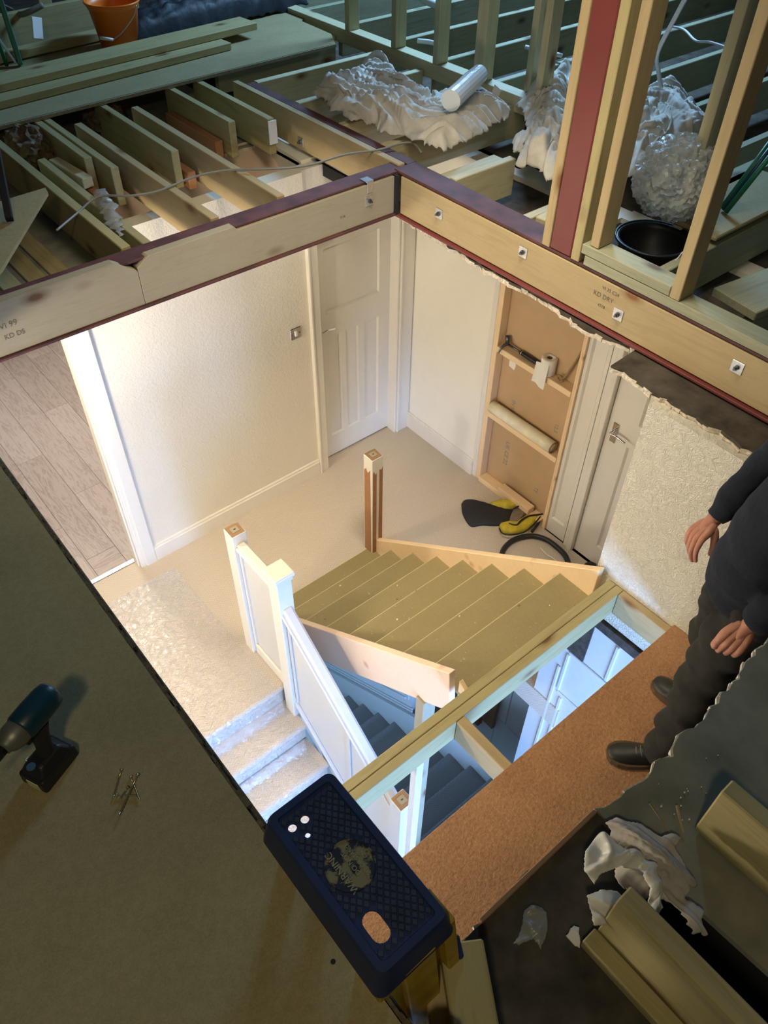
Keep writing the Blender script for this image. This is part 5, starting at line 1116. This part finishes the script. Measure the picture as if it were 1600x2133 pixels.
body = skin('body', V, E_, M['skin'], man, 2, roots)
# clothes: overlapping sleeves, legs and trunk fused into one surface each, with folds
def garment(name, limbs, mat, fold=0.02, fsc=9, voxel=0.0085, seed=0, cuffs=()):
    bm = bmesh.new(); b0_ = wloc(man)
    for pts, rad in limbs:
        P_ = smooth_path([Vector(p) - b0_ for p in pts], 8); n = len(pts); R_ = []
        for i in range(len(P_)):
            t = i / 8; k = min(int(t), n - 2); f = t - k; f = f * f * (3 - 2 * f)
            a_, c_ = rad[k], rad[k + 1]; a_ = a_ if isinstance(a_, tuple) else (a_, a_); c_ = c_ if isinstance(c_, tuple) else (c_, c_)
            R_.append((a_[0] * (1 - f) + c_[0] * f, a_[1] * (1 - f) + c_[1] * f))
        rings = []
        for i, p in enumerate(P_):
            t = (P_[min(i + 1, len(P_) - 1)] - P_[max(i - 1, 0)]).normalized(); u = (rt - t * rt.dot(t)).normalized(); w = t.cross(u); ring = []
            for k in range(28):
                a_ = 2 * math.pi * k / 28; q = p + u * math.cos(a_) * R_[i][0] + w * math.sin(a_) * R_[i][1]
                # folds run across the limb
                al = i / 8; nn = noise.noise(Vector((q.x * fsc * 0.6, q.y * fsc * 0.6, q.z * fsc * 2.0 + seed))) + 0.6 * noise.noise(Vector((q.x * fsc * 1.6, q.y * fsc * 1.6, q.z * fsc * 3.4 - seed)))
                q = p + (q - p) * (1 + fold / R_[i][0] * nn); ring.append(bm.verts.new(q))
            rings.append(ring)
        for i in range(len(rings) - 1):
            for k in range(28): bm.faces.new((rings[i][k], rings[i][(k + 1) % 28], rings[i + 1][(k + 1) % 28], rings[i + 1][k]))
        bm.faces.new(rings[0][::-1]); bm.faces.new(rings[-1])
    bmesh.ops.recalc_face_normals(bm, faces=bm.faces)
    o = mesh_obj(name, bm, mat, b0_, man, True)
    r_ = o.modifiers.new('fuse', 'REMESH'); r_.mode = 'VOXEL'; r_.voxel_size = voxel; r_.use_smooth_shade = True
    sm_ = o.modifiers.new('soft', 'SMOOTH'); sm_.factor = 0.5; sm_.iterations = 4
    return o
jm = garment('jumper', [
    ([hipc - UP * 0.075 + fw * 0.03, hipc + UP * 0.02 + fw * 0.04, bel + fw * 0.02, che, nk - UP * 0.05, nk + UP * 0.015], [(0.148, 0.112), (0.155, 0.125), (0.155, 0.128), (0.175, 0.118), (0.10, 0.085), (0.072, 0.070)]),
    ([che + UP * 0.06, shL, elL, elL.lerp(wrL, 0.5), elL.lerp(wrL, 0.85), elL.lerp(wrL, 0.98)], [0.09, 0.088, 0.066, 0.058, 0.056, 0.042]),
    ([che + UP * 0.06, shR, elR, elR.lerp(wrR, 0.5), elR.lerp(wrR, 0.82), elR.lerp(wrR, 0.96)], [0.09, 0.088, 0.062, 0.055, 0.050, 0.041])], M['jumper'], 0.018, 9, seed=3)
trs = garment('trousers', [
    ([hipc + UP * 0.06, hipc - UP * 0.03, hipc - UP * 0.12], [(0.140, 0.110), (0.150, 0.115), (0.140, 0.105)]),
    ([hL + UP * 0.0, hL - UP * 0.12, hL.lerp(kL, 0.55), kL, kL.lerp(ankL, 0.45), kL.lerp(ankL, 0.85), ankL - UP * 0.01 + fw * 0.01, ankL - UP * 0.055 + fw * 0.02], [0.100, 0.112, 0.105, 0.090, 0.082, 0.080, 0.082, 0.076]),
    ([hR + UP * 0.0, hR - UP * 0.12, hR.lerp(kR, 0.55), kR, kR.lerp(ankR, 0.45), kR.lerp(ankR, 0.85), ankR - UP * 0.01, ankR - UP * 0.055], [0.100, 0.110, 0.100, 0.088, 0.080, 0.078, 0.078, 0.072])], M['denim'], 0.024, 8, seed=9)
def shoe(ank, toe_dir, name='shoe'):
    X = toe_dir.normalized(); Yv = UP.cross(X); o0 = Vector((ank.x, ank.y, PZ)) - X * 0.02; bm = bmesh.new()
    # stations: x, half width, top height
    st_ = [(-0.065, 0.018, 0.045), (-0.055, 0.033, 0.085), (-0.02, 0.039, 0.100), (0.03, 0.041, 0.098), (0.075, 0.044, 0.078), (0.12, 0.050, 0.062), (0.165, 0.053, 0.052), (0.205, 0.047, 0.046), (0.232, 0.032, 0.036), (0.243, 0.014, 0.024)]
    rings = []
    for x, w_, h_ in st_:
        ring = []
        for k in range(14):
            a = math.pi * 2 * k / 14; cy = math.cos(a); sz = math.sin(a)
            yy = w_ * (abs(cy) ** 0.75) * (1 if cy > 0 else -1); zz = 0.020 + (h_ - 0.020) * (max(sz, 0) ** 0.8) if sz > 0 else 0.020 - 0.010 * min(1, -sz)
            ring.append(bm.verts.new((x, yy * (1 - 0.30 * max(sz, 0)), zz)))
        rings.append(ring)
    for a_ in range(len(rings) - 1):
        for i in range(14): bm.faces.new((rings[a_][i], rings[a_][(i + 1) % 14], rings[a_ + 1][(i + 1) % 14], rings[a_ + 1][i]))
    bm.faces.new(rings[0][::-1]); bm.faces.new(rings[-1]); rot = frame_rot(X)
    up_ = mesh_obj(name, bm, M['shoe'], o0, man, True, rot); m = up_.modifiers.new('s', 'SUBSURF'); m.render_levels = 2; m.levels = 2
    bm = bmesh.new(); out = [(x, w_ + 0.005) for x, w_, h_ in st_]; pl = [(x, w_) for x, w_ in out] + [(x, -w_) for x, w_ in reversed(out)]
    lo = [bm.verts.new((x, y, 0.0)) for x, y in pl]; hi = [bm.verts.new((x, y, 0.024)) for x, y in pl]; bm.faces.new(lo[::-1]); bm.faces.new(hi)
    for i in range(len(pl)): bm.faces.new((lo[i], lo[(i + 1) % len(pl)], hi[(i + 1) % len(pl)], hi[i]))
    s = mesh_obj('sole', bm, M['sole'], (0, 0, 0)); s.parent = up_; s.location = (0, 0, 0)
    rd = random.Random(2)
    for k in range(6):
        x = 0.045 + k * 0.017; h_ = 0.094 - k * 0.0075
        l = mesh_obj('lace', tube_bm(smooth_path([(x, -0.026, h_ - 0.010), (x + 0.006, 0, h_ + 0.006), (x + 0.001, 0.026, h_ - 0.010)], 4), 0.0022, 6), M['lace'], (0, 0, 0), None, True); l.parent = up_; l.location = (0, 0, 0)
    for pts in (((0.05, 0, 0.104), (0.05, 0.035, 0.12), (0.02, 0.055, 0.09), (0.045, 0.03, 0.10)), ((0.05, 0, 0.104), (0.07, -0.035, 0.115), (0.05, -0.058, 0.08), (0.06, -0.02, 0.10)), ((0.05, 0, 0.104), (0.03, 0.05, 0.08), (0.03, 0.062, 0.04))):
        l = mesh_obj('lace', tube_bm(smooth_path(pts, 5), 0.0020, 6), M['lace'], (0, 0, 0), None, True); l.parent = up_; l.location = (0, 0, 0)
    return up_
toeL = Vector((1.690, 0.580, 0)); toeR = Vector((2.130, 0.665, 0))
shoe(ankL, Vector((toeL.x - ankL.x, toeL.y - ankL.y, 0))); shoe(ankR, Vector((toeR.x - ankR.x, toeR.y - ankR.y, 0)))
# head: hair, ears, nose, eyes, mouth (above the frame, seen only from other views)
hc_ = hd0 + UP * 0.085 + fw * 0.01
def blob(name, c, s, mat, parent=man, sub=3, Xd=fw):
    bm = bmesh.new(); bmesh.ops.create_icosphere(bm, subdivisions=sub, radius=1.0)
    for v in bm.verts: v.co = Vector((v.co.x * s[0], v.co.y * s[1], v.co.z * s[2]))
    return mesh_obj(name, bm, mat, c, parent, True, frame_rot(Xd))
blob('hair', hc_ - fw * 0.022 + UP * 0.035, (0.095, 0.092, 0.088), M['hair'])
for s in (-1, 1):
    blob('ear', hc_ + rt * 0.088 * s - fw * 0.01 - UP * 0.01, (0.018, 0.010, 0.032), M['skin'], sub=2); blob('eye', hc_ + fw * 0.078 + rt * 0.031 * s + UP * 0.005, (0.012, 0.014, 0.009), M['white_plastic'], sub=2); blob('iris', hc_ + fw * 0.0875 + rt * 0.031 * s + UP * 0.005, (0.003, 0.006, 0.006), M['black'], sub=2)
blob('nose', hc_ + fw * 0.094 - UP * 0.022, (0.020, 0.014, 0.022), M['skin'], sub=2); blob('mouth', hc_ + fw * 0.080 - UP * 0.062, (0.010, 0.024, 0.006), M['skin'], sub=2)
